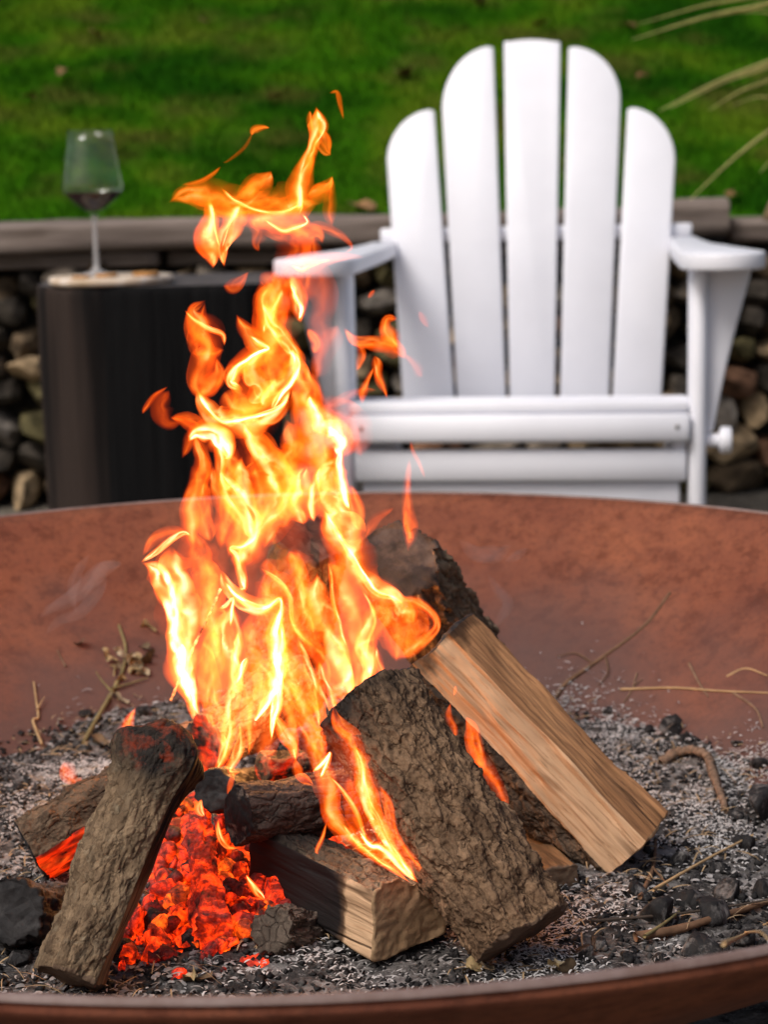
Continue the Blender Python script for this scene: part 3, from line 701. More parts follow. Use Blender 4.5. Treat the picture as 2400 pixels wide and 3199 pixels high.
# charcoal lumps one can count
MC = [m_char('charcoal_a', 0, .5, u=.03), m_char('charcoal_b', 0, .8, (.24, .225, .215), u=.03)]
def lump_mesh(k, nm='charcoal_lump', npl=11, lo=.42, hi=.85, sub=3):
    V, F = ico(sub); R = np.random.RandomState(300+k); W = V*np.array([1, .72, .6])*(1+.15*fbm(V*1.7+k*5, 2, k)[:, None])
    for _ in range(npl):                              # broken facets
        nn = R.normal(0, 1, 3); nn /= np.linalg.norm(nn); d = R.uniform(lo, hi)*.8; e = W @ nn-d; W = W-np.outer(np.clip(e, 0, None), nn)
    return mesh(nm, W*(1+.05*fbm(V*6+k, 2, k)[:, None]), F, False)
LM = []
for k in range(8):
    me = lump_mesh(k); me.materials.append(MC[k % 2]); LM.append(me)
lumps = [(2230, 2870, 0.019200000000000002), (2055, 2880, 0.0216), (2150, 2830, 0.016), (2390, 2540, 0.024), (2330, 2650, 0.012), (1990, 2800, 0.012), (2280, 2800, 0.014), (2180, 2990, 0.018), (2330, 2950, 0.013), (2100, 2290, 0.0176), (2030, 2290, 0.01), (1760, 2300, 0.01), (1900, 2230, 0.008), (2395, 2800, 0.014), (1830, 2990, 0.01), (20, 2900, 0.014), (60, 3010, 0.012), (30, 2780, 0.01), (600, 3030, 0.009), (330, 2450, 0.008), (270, 2240, 0.009), (450, 2230, 0.01), (120, 2380, 0.007), (60, 2470, 0.008), (1880, 2850, 0.009), (2130, 2700, 0.011), (2250, 2720, 0.009), (2380, 2400, 0.01), (2200, 2620, 0.008), (1980, 2350, 0.009), (2300, 2330, 0.007), (2290, 2560, 0.009), (1930, 2420, 0.007), (2100, 2550, 0.007), (2350, 2480, 0.006), (1870, 2960, 0.008), (1960, 3000, 0.007), (2060, 3000, 0.006)]
for k, (px, py, s) in enumerate(lumps):
    p = on_bowl(px, py); o = obj('charcoal_lump', LM[k % 8]); o.location = (p[0], p[1], p[2]+s*.28); o.scale = (s, s, s)
    o.rotation_euler = (random.uniform(-.4, .4), random.uniform(-.4, .4), random.uniform(0, 6.3))
    tag(o, 'black charcoal lump lying loose in the grey ash', 'charcoal', 'charcoal lumps in the ash')

# twigs and straws
MT = {'brown': m_plain('twig_brown', (.15, .085, .05), .8, .3, 80, .2, .5), 'straw': m_plain('straw_stalk', (.42, .28, .14), .7, .25, 80), 'tan': m_plain('twig_tan', (.20, .125, .08), .8, .35, 90, .2, .6), 'ringed': m_plain('twig_ringed', (.17, .115, .08), .85, .55, 220, .2, .9), 'olive': m_plain('stalk_olive', (.20, .16, .07), .8, .3, 80), 'dark': m_plain('twig_dark', (.06, .045, .035), .8, .3, 80)}
def n_w(x, sd): return fbm(np.c_[x, 0*x+sd*7.3, 0*x], 2, sd)
def twig(name, pts, r, mat, label, lift=.002, hi=None, sub=(), cat='twig', ribs=0):
    P = np.array([on_bowl(*p) for p in pts]); P[:, 2] += lift
    if hi:
        P[:, 2] += np.array(hi)
    Q = spline(P, max(14, len(P)*8)); t = np.linspace(0, 1, len(Q)); rad = r*(1-.45*t)
    if ribs: Q = spline(P, 160); t = np.linspace(0, 1, 160); Q = Q+.0012*np.c_[n_w(t*9, 1), n_w(t*9, 2), n_w(t*9, 3)]; rad = r*(1-.45*t)*(1+.20*(np.sin(t*ribs*2*pi) > .2)+.15*n_w(t*14, 4))
    o = obj(name, mesh(name, *tube(Q, rad, 8, .12)), MT[mat]); tag(o, label, cat)
    for (sp, sr) in sub:
        P2 = np.array([on_bowl(*p) for p in sp]); P2[:, 2] += lift+.001
        obj('side_shoot', mesh('side_shoot', *tube(spline(P2, 12), np.linspace(sr, sr*.4, 12), 6, .1)), MT[mat], o)
    return o
twig('twig', [(1735, 2190), (1770, 2140), (1892, 2053), (2014, 1961), (2095, 1857)], .0024, 'brown', 'longest brown twig leaning up the rusted bowl wall', sub=[([(1850, 2080), (1800, 2050), (1740, 2060)], .001), ([(1890, 2055), (1900, 2110), (1870, 2150)], .001)])
twig('straw_stalk', [(1938, 2160), (2100, 2155), (2250, 2165), (2420, 2172)], .0011, 'straw', 'long level tan straw at the edge of the ash by the bowl wall', cat='straw')
twig('straw_stalk', [(2153, 2080), (2185, 2141), (2214, 2184)], .0012, 'tan', 'short tan stalk standing above the ash by the bowl wall', cat='straw')
twig('curled_twig', [(2064, 2395), (2122, 2380), (2195, 2391), (2229, 2445), (2248, 2500), (2268, 2545)], .0040, 'ringed', 'thick curled ringed tan twig lying on the pale ash', .003, [0, .006, .008, .006, .003, 0], ribs=16)
twig('straw_stalk', [(2041, 2815), (2200, 2722), (2352, 2641)], .0012, 'straw', 'straight golden straw slanting across the charcoal lumps', .008, cat='straw')
twig('twig', [(1845, 2915), (2100, 2892), (2260, 2870), (2400, 2846)], .0011, 'dark', 'thin dark wiry twig lying over the charcoal near the rim', .008)
twig('twig', [(1985, 2945), (2120, 2920), (2250, 2880), (2420, 2830)], .0032, 'brown', 'thicker brown twig lying behind the near rim', .004)
twig('straw_stalk', [(2014, 2962), (2070, 2925), (2122, 2883)], .0013, 'olive', 'short olive stalk crossing the brown twig by the near rim', .008, cat='straw')
twig('straw_stalk', [(2260, 2990), (2340, 2940), (2410, 2905)], .0012, 'straw', 'pale straw near the rim beside the charcoal', .006, cat='straw', sub=[([(2330, 2945), (2380, 2960), (2410, 2990)], .0009)])
twig('twig', [(2000, 2820), (2040, 2730), (2050, 2640)], .0017, 'brown', 'small forked brown twig below the split log', .004, sub=[([(2040, 2730), (2090, 2790)], .001)])
twig('weed_stalk', [(262, 2330), (300, 2260), (347, 2178), (385, 2100), (392, 2030), (372, 1961)], .0022, 'olive', 'yellowish dry weed stalk leaning on the bowl wall', .003, sub=[([(347, 2165), (400, 2150), (462, 2130)], .0014), ([(347, 2170), (320, 2140), (300, 2110)], .001)])
twig('straw_stalk', [(132, 2335), (104, 2262), (120, 2250), (113, 2190), (106, 2140)], .0014, 'straw', 'kinked pale straw standing at the edge of the ash', .003, cat='straw', sub=[([(116, 2230), (140, 2190)], .0009)])
twig('straw_stalk', [(205, 2088), (190, 2060), (178, 2035)], .0009, 'tan', 'tiny tan stalk stuck on the dark bowl wall', .002, cat='straw')
twig('twig', [(1990, 2110), (1975, 2160), (1950, 2200)], .001, 'tan', 'thin tan twig hanging at the top of the ash', .002, sub=[([(1980, 2150), (2010, 2130)], .0007)])
twig('straw_stalk', [(2270, 2120), (2330, 2095), (2400, 2118)], .001, 'straw', 'thin bent straw above the ash on the bowl wall', .002, cat='straw')
twig('straw_stalk', [(2290, 2170), (2360, 2220), (2385, 2280)], .0012, 'tan', 'drooping tan stalk at the edge of the pale ash', .002, cat='straw')
twig('twig', [(2060, 2400), (2030, 2380), (1985, 2390)], .001, 'tan', 'small tan twig beside the curled ringed twig', .003)
# dry scraps on the left of the bowl
ms = [m_plain('dry_scrap_a', (.30, .22, .11), .8, .4, 2), m_plain('dry_scrap_b', (.40, .33, .22), .8, .3, 2), m_plain('dry_scrap_c', (.12, .085, .05), .8, .4, 2)]
for k in range(34):
    if k < 20: px, py = 415+random.gauss(0, 48), 2075+random.gauss(0, 62)
    else: px, py = random.choice([(300, 2290), (560-250, 2330), (1470, 3040), (1760, 3040), (2200, 2180), (2060, 2450), (240, 3060), (620, 3075)]); px += random.gauss(0, 25); py += random.gauss(0, 12)
    if 500 < px < 640 and py < 2200: px -= 120
    p = on_bowl(px, py); me = LEAF[k % 3].copy(); me.materials.append(ms[k % 3]); o = obj('dry_leaf_scrap', me); s = random.uniform(.009, .02)
    o.location = p+np.array([0, 0, .004]); o.scale = (s, s*.9, s*1.4); o.rotation_euler = (random.uniform(-.9, .9), random.uniform(-.9, .9), random.uniform(0, 6.3))
    tag(o, 'crumpled dry leaf scrap lying among the ash in the bowl', 'leaf scrap', 'dry leaf scraps in the ash')

# ================================================================== LOGS
def log(name, label, P0, P1, outline, roll, mats, nz=220, nth=260, bark_amp=.0035, split_amp=.0012, taper=(1, 1), bend=(0, 0), seed=0, endj=.004, knob=None, dome=0., group=None, closecap=True, frame=None):
    """outline: list of (a,b,kind) corners in metres, kind of the side that starts at the corner: 'b' bark (bulging arc follows the points) or 's' split face"""
    P0 = np.asarray(P0, float); P1 = np.asarray(P1, float); L = np.linalg.norm(P1-P0); Zx = (P1-P0)/L
    Yx = np.array([0, 0, 1.])-Zx*Zx[2]; Yx /= np.linalg.norm(Yx); Xx = np.cross(Yx, Zx)
    c, s_ = cos(roll), sin(roll); A = Xx*c+Yx*s_; Bv = -Xx*s_+Yx*c
    pts = np.array([(a, b) for a, b, k in outline]); kinds = [k for a, b, k in outline]; m = len(pts)
    cl = np.vstack([pts, pts[:1]]); seg = np.linalg.norm(np.diff(cl, axis=0), axis=1); cum = np.r_[0, np.cumsum(seg)]
    tt = np.linspace(0, cum[-1], nth, endpoint=False); idx = np.clip(np.searchsorted(cum, tt, 'right')-1, 0, m-1)
    Q = np.stack([np.interp(tt, cum, cl[:, 0]), np.interp(tt, cum, cl[:, 1])], -1)
    bk = np.array([1. if kinds[i_] == 'b' else 0. for i_ in idx])
    for _ in range(3): Q = (np.roll(Q, 1, 0)+2*Q+np.roll(Q, -1, 0))/4
    d = np.roll(Q, -1, 0)-np.roll(Q, 1, 0); Nn = np.stack([d[:, 1], -d[:, 0]], -1); Nn /= np.linalg.norm(Nn, axis=1)[:, None]
    if np.sum((Q-Q.mean(0))*Nn) < 0: Nn = -Nn
    bks = bk.copy()
    for _ in range(4): bks = (np.roll(bks, 1)+2*bks+np.roll(bks, -1))/4
    zs = np.linspace(0, 1, nz); Zg, Jg = np.meshgrid(zs, np.arange(nth), indexing='ij'); Zf = Zg.ravel(); Jf = Jg.ravel()
    tp = taper[0]+(taper[1]-taper[0])*Zf
    if knob is not None: tp = tp+knob[1]*np.exp(-((Zf-knob[0])/knob[2])**2)
    if dome: tp = tp*np.sqrt(np.clip(1-(.86*np.clip((Zf-1+dome)/dome, 0, 1))**2, 0, 1))
    q = Q[Jf]*tp[:, None]; nn = Nn[Jf]; zl = Zf*L
    q = q+np.stack([bend[0]*np.sin(pi*Zf), bend[1]*np.sin(pi*Zf)], -1)
    S3 = np.c_[Q[Jf], zl]; wp = np.c_[fbm(S3*30, 2, seed+40), fbm(S3*30+7, 2, seed+41), 0*zl]*.006
    W3 = S3+wp
    fur = ridged(W3*np.array([75, 75, 22]), 3, seed); plate = fbm(W3*np.array([120, 120, 60]), 4, seed+3); fine = fbm(S3*np.array([420, 420, 240]), 3, seed+5)
    flake = np.floor((vn(W3*np.array([210, 210, 95]), seed+9)*.5+.5)*4)/4
    db = bark_amp*((fur-.55)*1.2+plate*.95+fine*.6+(flake-.4)*1.0)
    ds = split_amp*(.8*fbm(S3*np.array([70, 70, 6]), 3, seed+6)+.55*ridged(S3*np.array([230, 230, 9]), 2, seed+7)+.35*fbm(S3*np.array([600, 600, 40]), 2, seed+8))
    lowf = .0055*fbm(S3*np.array([24, 24, 12]), 3, seed+12)
    ds = ds+split_amp*1.8*fbm((S3+.006*np.c_[fbm(S3*20, 2, seed+60), fbm(S3*20+5, 2, seed+61), 0*zl])*np.array([140, 140, 9]), 3, seed+62)
    dd = bks[Jf]*db+(1-bks[Jf])*ds+lowf
    q = q+nn*dd[:, None]
    zl = zl+np.where(Zf < .5, -1, 1)*sm(.42, .5, np.abs(Zf-.5))*endj*fbm(np.c_[q*40, 0*zl+np.where(Zf < .5, 3, 9)], 3, seed+14)
    V = np.c_[q, zl]; F = grid_faces(nz, nth)
    fj = np.tile(np.arange(nth), nz-1); fb = bk[fj] > .5; ft = np.array([kinds[i_] == 't' for i_ in idx])[fj]
    M = Matrix([[A[i_], Bv[i_], Zx[i_], P0[i_]] for i_ in range(3)]+[[0, 0, 0, 1]])
    root_ = bpy.data.objects.new(name, None); COL.objects.link(root_); root_.matrix_world = M; root_.empty_display_size = .03
    tag(root_, label, 'log', group)
    def sub(nm, faces, mat, Vv=V):
        u, inv = np.unique(faces, return_inverse=True)
        return obj(nm, mesh(nm, Vv[u], inv.reshape(faces.shape)), mat, root_)
    if fb.any(): sub('bark', F[fb], mats[0])
    if (~fb & ~ft).any(): sub('split_face', F[~fb & ~ft], mats[1])
    if ft.any(): sub('split_face', F[ft], mats[4])['label'] = 'browner split face turned upwards'
    for e, nm in ((0, 'cut_end'), (nz-1, 'cut_end')):
        ring = V[e*nth:(e+1)*nth]; cc = ring.mean(0); R_ = []; rsm = ring.copy()
        ff = np.fft.rfft(ring, axis=0); ff[6:] = 0; rsm = np.fft.irfft(ff, nth, axis=0); rsm[:, 2] = ring[:, 2].mean()
        ks = (0, .012, .03, .06)+tuple(np.linspace(.1, .97, 20))
        sg = -1 if e == 0 else 1
        for t in ks:
            u_ = sm(.0, .10, t); g_ = (ring*(1-u_)+rsm*u_)*(1-t)+cc*t; g_[:, 2] += sg*(.0012*min(1, t*30)+(.0030*fbm(np.c_[g_[:, :2]*50, 0*g_[:, 0]+seed], 2, seed+20)+.0007*fbm(np.c_[g_[:, :2]*260, 0*g_[:, 0]], 1, seed+22))*(1-t)**.5*min(1, t*14)); R_.append(g_)
        cV = np.vstack(R_+[R_[-1].mean(0)[None]]); n_ = nth; cF = grid_faces(len(ks), n_).tolist()+[[(len(ks)-1)*n_+j, (len(ks)-1)*n_+(j+1) % n_, len(ks)*n_] for j in range(n_)]
        if e == 0: cF = [f[::-1] for f in cF]
        obj(nm, mesh(nm, cV, cF), mats[2] if e == 0 else mats[3 if len(mats) > 3 else 2], root_)
    return root_
def arc(r, a0, a1, n, k='b', sq=1.): return [(r*cos(radians(a))*1., r*sin(radians(a))*sq, k) for a in np.linspace(a0, a1, n)]
CHAR = m_char('charred_shaded_wood', 0, .12); CHARG = m_char('charred_wood_glowing', .8, .3)  # char black; also paints the shade on the back right log's end
ENDA = m_end('cut_end_pale', (.30, .19, .10), (.46, .31, .18)); ENDB = m_end('cut_end_dark', (.10, .065, .045), (.19, .13, .085))
# front right log, bark to the camera: the thickest one
b1 = m_bark('bark_brown', (.046, .026, .015), (.112, .066, .037), (.185, .116, .068), .140, .185, crack=.5)
log('firewood_log', 'thick round log with rough brown bark, leaning at the front of the fire', at(1628, 2915, 1.085), at(1150, 2185, 1.165), arc(.0342, 0, 352, 44, 'b', .97), .3, [b1, CHAR, ENDB, CHAR], 300, 330, .0040, seed=1, taper=(.98, 1.02))
# right split log: pale front face, brown upper face, dark bark under
wP = m_wood('split_wood_pale', (.66, .42, .25), (.54, .32, .175), (.29, .15, .075), .180, .212)
wQ = m_wood('split_wood_brown', (.42, .215, .10), (.31, .155, .072), (.17, .08, .04), .180, .212)
b2 = m_bark('bark_dark', (.04, .028, .02), (.085, .056, .038), (.13, .09, .06), .02, .20)
E0, E1 = at(1960, 2650, 1.265), at(1368, 2020, 1.310)
log('split_log', 'pale freshly split log leaning highest at the right of the fire', E0, E1, [(.026, -.021, 's'), (.033, .012, 't'), (-.004, .036, 'b'), (-.026, .022, 'b'), (-.036, -.004, 'b'), (-.028, -.030, 'b'), (-.010, -.046, 'b'), (.012, -.041, 'b')], .40, [b2, wP, ENDA, CHAR, wQ], 260, 300, .003, .0022, seed=2)
# front left log with lichened bark and burnt knob
b3 = m_bark('bark_grey', (.045, .027, .015), (.115, .074, .043), (.195, .136, .082), .100, .140, lichen=.45, glow=.25, crack=.28, cs=170)
wA = m_wood('split_wood_scorched', (.40, .24, .11), (.26, .15, .07), (.12, .07, .035), .05, .11)
log('firewood_log', 'knobby grey-barked log leaning over the embers, its top burnt black', at(240, 3030, 1.070), at(535, 2285, 1.150), arc(.0232, 209, 484, 34, 'b', .99)[:-1]+[(-.0132, .0194, 's')], .68, [b3, wA, ENDB, CHAR], 300, 300, .0024, seed=3, taper=(.92, 1.0), knob=(.90, .46, .14), endj=.014, dome=.10)
# left rear log, bark top, glowing underside
b4 = m_bark('bark_umber', (.045, .028, .018), (.10, .064, .04), (.15, .10, .064), .04, .16, glow=.6)
log('firewood_log', 'half log behind the knobby log, red hot along its lower face', at(108, 2665, 1.235), at(520, 2415, 1.270), [(.004, -.026, 'b'), (.024, -.008, 'b'), (.022, .014, 'b'), (.006, .024, 'b'), (-.012, .022, 'b'), (-.026, .007, 's')], 0, [b4, CHARG, CHAR, CHAR], 220, 220, .003, seed=4)
# front wedge with the pale sawn end
wC = m_wood('split_wood_end', (.64, .43, .26), (.54, .34, .19), (.36, .21, .115), .022, .046, charcol=(.016, .013, .013))
b5 = m_bark('bark_front', (.07, .05, .035), (.13, .095, .065), (.20, .15, .10), .03, .10)
log('split_log', 'wedge of split wood lying at the front, its pale sawn end out of the fire', at(1262, 2862, 1.108), at(870, 2655, 1.215), [(.023, -.021, 's'), (.023, .022, 'b'), (.004, .025, 'b'), (-.018, .017, 'b'), (-.034, -.002, 'b'), (-.031, -.019, 's')], 0., [b5, wC, ENDA, CHAR], 240, 240, .0026, .0007, seed=5, endj=.001)
# back right log, bark outside and split end to the flames, its shade painted in black
b6 = m_bark('bark_back', (.07, .05, .032), (.15, .105, .065), (.22, .16, .10), .30, .40)
log('firewood_log', 'log leaning from behind, rough end painted dark for shade, above the split log', at(1520, 2180, 1.60), at(1225, 1770, 1.425), [(-.038, -.012, 's'), (.010, -.034, 'b'), (.034, -.018, 'b'), (.040, .010, 'b'), (.018, .034, 'b'), (-.020, .030, 's')], -.5, [b6, CHAR, ENDB, CHAR], 200, 220, .0045, seed=6, endj=.010)
# far log seen through the flames
log('firewood_log', 'blackened log end showing through the middle of the flames', at(860, 2200, 1.50), at(985, 1690, 1.41), arc(.028, 0, 340, 24), 0, [m_bark('bark_far', (.05, .03, .025), (.11, .07, .05), (.16, .11, .08), .10, .22), CHAR, ENDB, CHAR], 120, 140, .004, seed=7)
# leaning log behind the flames, left
log('firewood_log', 'log in the heart of the flames, half hidden behind the burning front logs', at(640, 2330, 1.30), at(930, 2130, 1.39), arc(.024, 0, 340, 24), 0, [m_bark('bark_heart', (.05, .03, .025), (.10, .065, .05), (.16, .11, .08), .0, .25, glow=1.2), CHARG, CHARG, CHAR], 140, 150, .003, seed=8)
# charred logs in the middle
log('charred_log', 'black crazed charred log lying across the middle above the embers', at(745, 2545, 1.185), at(1090, 2500, 1.235), arc(.0205, 0, 340, 26), 0, [m_bark('bark_burnt', (.02, .017, .015), (.045, .035, .03), (.085, .065, .055)), CHAR, m_char('crazed_end', 0, .8, (.40, .32, .26)), CHAR], 160, 170, .0018, seed=9)
log('charred_log', 'short charred log end, round and black, beside the knobby log', at(672, 2470, 1.215), at(860, 2440, 1.33), arc(.0150, 0, 340, 22), 0, [CHAR, CHAR, CHAR, CHAR], 90, 110, .0015, seed=10)
log('charred_log', 'small black charred stub under the bright flames', at(820, 2395, 1.265), at(935, 2385, 1.285), arc(.0125, 0, 340, 22), 0, [CHARG, CHAR, CHARG, CHAR], 80, 100, .0020, seed=11)
log('split_log', 'small brown block end between the thick log and the pale split log', at(1752, 2775, 1.215), at(1600, 2640, 1.30), [(-.012, -.016, 's'), (.012, -.014, 's'), (.013, .014, 's'), (-.012, .015, 's')], 0, [b2, m_wood('wood_block', (.22, .14, .075), (.16, .10, .055), (.08, .05, .03)), ENDB, CHAR], 60, 100, .002, seed=12)
log('charred_log', 'large black burnt log stub lying in the ash by the knobby log', at(28, 2850, 1.135), at(205, 2880, 1.20), arc(.0255, 0, 340, 26, 'b', .9), 0, [m_char('burnt_black', 0, .35, (.25, .23, .22)), CHAR, CHAR, m_char('burnt_ashy', 0, .9, (.45, .40, .40))], 120, 140, .003, seed=13)
log('charred_log', 'gnarled brown half-burnt knot at the mouth of the embers', at(850, 2905, 1.118), at(985, 2930, 1.165), arc(.0185, 0, 340, 26), 0, [m_bark('bark_knot', (.035, .028, .022), (.075, .058, .045), (.13, .10, .08)), CHAR, m_bark('bark_knot_end', (.035, .028, .022), (.075, .058, .045), (.14, .11, .085)), CHAR], 110, 130, .0042, seed=14)
log('charred_log', 'charred support log low in the ash under the thick brown log', at(1320, 2960, 1.15), at(1560, 2850, 1.22), arc(.017, 0, 340, 22), 0, [m_bark('bark_low', (.03, .02, .016), (.06, .04, .03), (.10, .07, .05)), CHAR, CHAR, CHAR], 90, 110, .003, seed=15)

# ================================================================== EMBERS
ME = [m_char('ember_crust', 0, .9, (.22, .19, .18), u=.03), m_ember('ember_red', (1, .012, .001), (1, .045, .002), 1.35), m_ember('ember_orange', (1, .02, .001), (1, .06, .003), 1.5), m_ember('ember_dim', (1, .015, .003), (1, .03, .006), .22), m_ember('ember_hot', (1, .05, .002), (1, .12, .006), 1.7)]
EM = []
for k in range(12):
    me = lump_mesh(50+k, 'ember', 9, .35, .8, 2); me.materials.append(ME[(1, 2, 1, 2, 3, 4)[k % 6] if k != 3 else 0]); EM.append(me)
EC = on_z(690, 2800, ASH)
GLOW = m_ember('glowing_wood', (1, .016, .001), (1, .06, .003), 1.4, 1.)
log('glowing_log', 'burnt-through log glowing red in the ember heap', at(660, 2900, 1.125), at(615, 2560, 1.225), arc(.0100, 0, 340, 22), 0, [GLOW, GLOW, GLOW, GLOW], 90, 90, .0034, seed=21, taper=(1.2, .8))
R = np.random.RandomState(5); ne = 0
poly = np.array([(350, 3000), (440, 2790), (500, 2640), (560, 2510), (760, 2500), (1000, 2640), (990, 2800), (850, 2850), (780, 2955), (600, 2985)])
def inpoly(p):
    c_ = False; j = len(poly)-1
    for i_ in range(len(poly)):
        if (poly[i_, 1] > p[1]) != (poly[j, 1] > p[1]) and p[0] < (poly[j, 0]-poly[i_, 0])*(p[1]-poly[i_, 1])/(poly[j, 1]-poly[i_, 1])+poly[i_, 0]: c_ = not c_
        j = i_
    return c_
while ne < 260:
    p = (R.uniform(340, 1000), R.uniform(2500, 3000))
    if not inpoly(p): continue
    f_ = np.clip((2990-p[1])/470, 0, 1); Y = 1.112+.15*f_+R.uniform(-.004, .012)
    q = at(p[0], p[1], Y); s = R.uniform(.004, .0125)*(1.15 if f_ < .5 else 1)
    hot = np.exp(-((p[0]-680)/260)**2)
    k = R.choice([0, 2, 6, 8, 1, 3, 5, 7, 9, 11, 4, 10]) if R.rand() < .5+hot*.5 else R.choice([4, 10])
    o = obj('ember', EM[k]); o.location = q; o.scale = (s, s, s); o.rotation_euler = R.uniform(0, 6.3, 3)
    tag(o, 'glowing red ember chunk in the heap under the burning logs', 'ember', 'embers heaped under the burning logs'); ne += 1
# heap under the embers
hx = np.linspace(-.20, .0, 60); hy = np.linspace(1.08, 1.36, 60); HX, HY = np.meshgrid(hx, hy)
HZ = np.zeros_like(HX)
prof_y = [1.08, 1.105, 1.112+.15*.25, 1.112+.15*.5, 1.112+.15*.75, 1.262, 1.36]
prof_z = [ASH-.02]+[0]*6
for i_, yv in enumerate(prof_y[1:], 1):
    f_ = np.clip((yv-1.112)/.15, 0, 1); prof_z[i_] = at(690, 2990-470*f_, yv)[2]-.008
prof_z[-1] = ASH+.03
wx = np.exp(-((HX+.100)/.080)**4)
HZ = ASH-.015+(np.interp(HY, prof_y, prof_z)-ASH+.015)*wx+.004*fbm(np.stack([HX*60, HY*60, 0*HX], -1).reshape(-1, 3), 3, 77).reshape(HX.shape)
eb = obj('ember_bed', mesh('ember_bed', np.stack([HX, HY, HZ], -1).reshape(-1, 3), grid_faces(60, 60, False)), m_ember('ember_bed_glow', (1, .010, .001), (1, .075, .004), 2.0, 1.)); tag(eb, 'heap of fine red hot coals beneath the ember chunks', 'embers', kind='stuff')
for k, (px, py, s) in enumerate([(385, 3030, .005), (475, 3010, .004), (553, 3055, .007), (400, 3000, .0045), (700, 3035, .004), (640, 3000, .006)]):
    p = on_bowl(px, py); o = obj('ember', EM[(2, 4, 0, 10, 4, 4)[k]]); o.location = p+np.array([0, 0, s*.4]); o.scale = (s, s, s); o.rotation_euler = R.uniform(0, 6, 3)
    tag(o, 'stray small ember fallen into the ash before the heap', 'ember', 'stray embers in the ash')
P = np.array([at(689, 1839, 1.33), at(647, 1935, 1.325), at(611, 2007, 1.32), at(533, 2188, 1.31)])
o = obj('glowing_twig', mesh('glowing_twig', *tube(spline(P, 40), .0009*(1+.4*np.sin(np.arange(40)*2.1)), 6)), m_ember('twig_glow', (1, .10, .02), (1, .35, .1), 2.5, 1.)); tag(o, 'thin glowing twig standing inside the left flames', 'twig')

# ================================================================== FLAMES
MFL = m_flame(); FL = {}
HEAT = {'core': 2.0, 'yel': 1.3, 'ora': .74, 'red': .42, 'dim': .26, 'veil': .30}
ZM = {1: (400, 250, 1.66), 2: (400, 1200, 1.66), 3: (0, 2050, 1.66), 4: (800, 2050, 1.66), 8: (0, 1500, 1.8444), 7: (0, 350, 1.7014), 9: (850, 640, 2.212)}
fire = thing('fire', 'tall orange and yellow flames rising from the burning logs', 'fire', (BX, BY, ASH+.02))
FO = np.array([BX, BY, ASH+.02]); tcount = [0]
def closed_loft(G):
    n_, kk = G.shape[:2]; V = np.concatenate([G.reshape(-1, 3), G[0].mean(0)[None], G[-1].mean(0)[None]]); N0 = n_*kk; j = np.arange(kk); j1 = (j+1) % kk
    F = [grid_faces(n_, kk), np.stack([j1, j, 0*j+N0], -1), np.stack([(n_-1)*kk+j, (n_-1)*kk+j1, 0*j+N0+1], -1)]
    q = V-V.mean(0); vol = sum(np.einsum('ij,ij->', q[f[:, 0]], np.cross(q[f[:, 1]], q[f[:, 2]]))+(np.einsum('ij,ij->', q[f[:, 0]], np.cross(q[f[:, 2]], q[f[:, 3]])) if f.shape[1] == 4 else 0) for f in F)
    if vol < 0: F = [f[:, ::-1] for f in F]
    return V, F
def n1(x, sd): return fbm(np.c_[x, 0*x+sd*3.7, 0*x+.5], 3, sd)
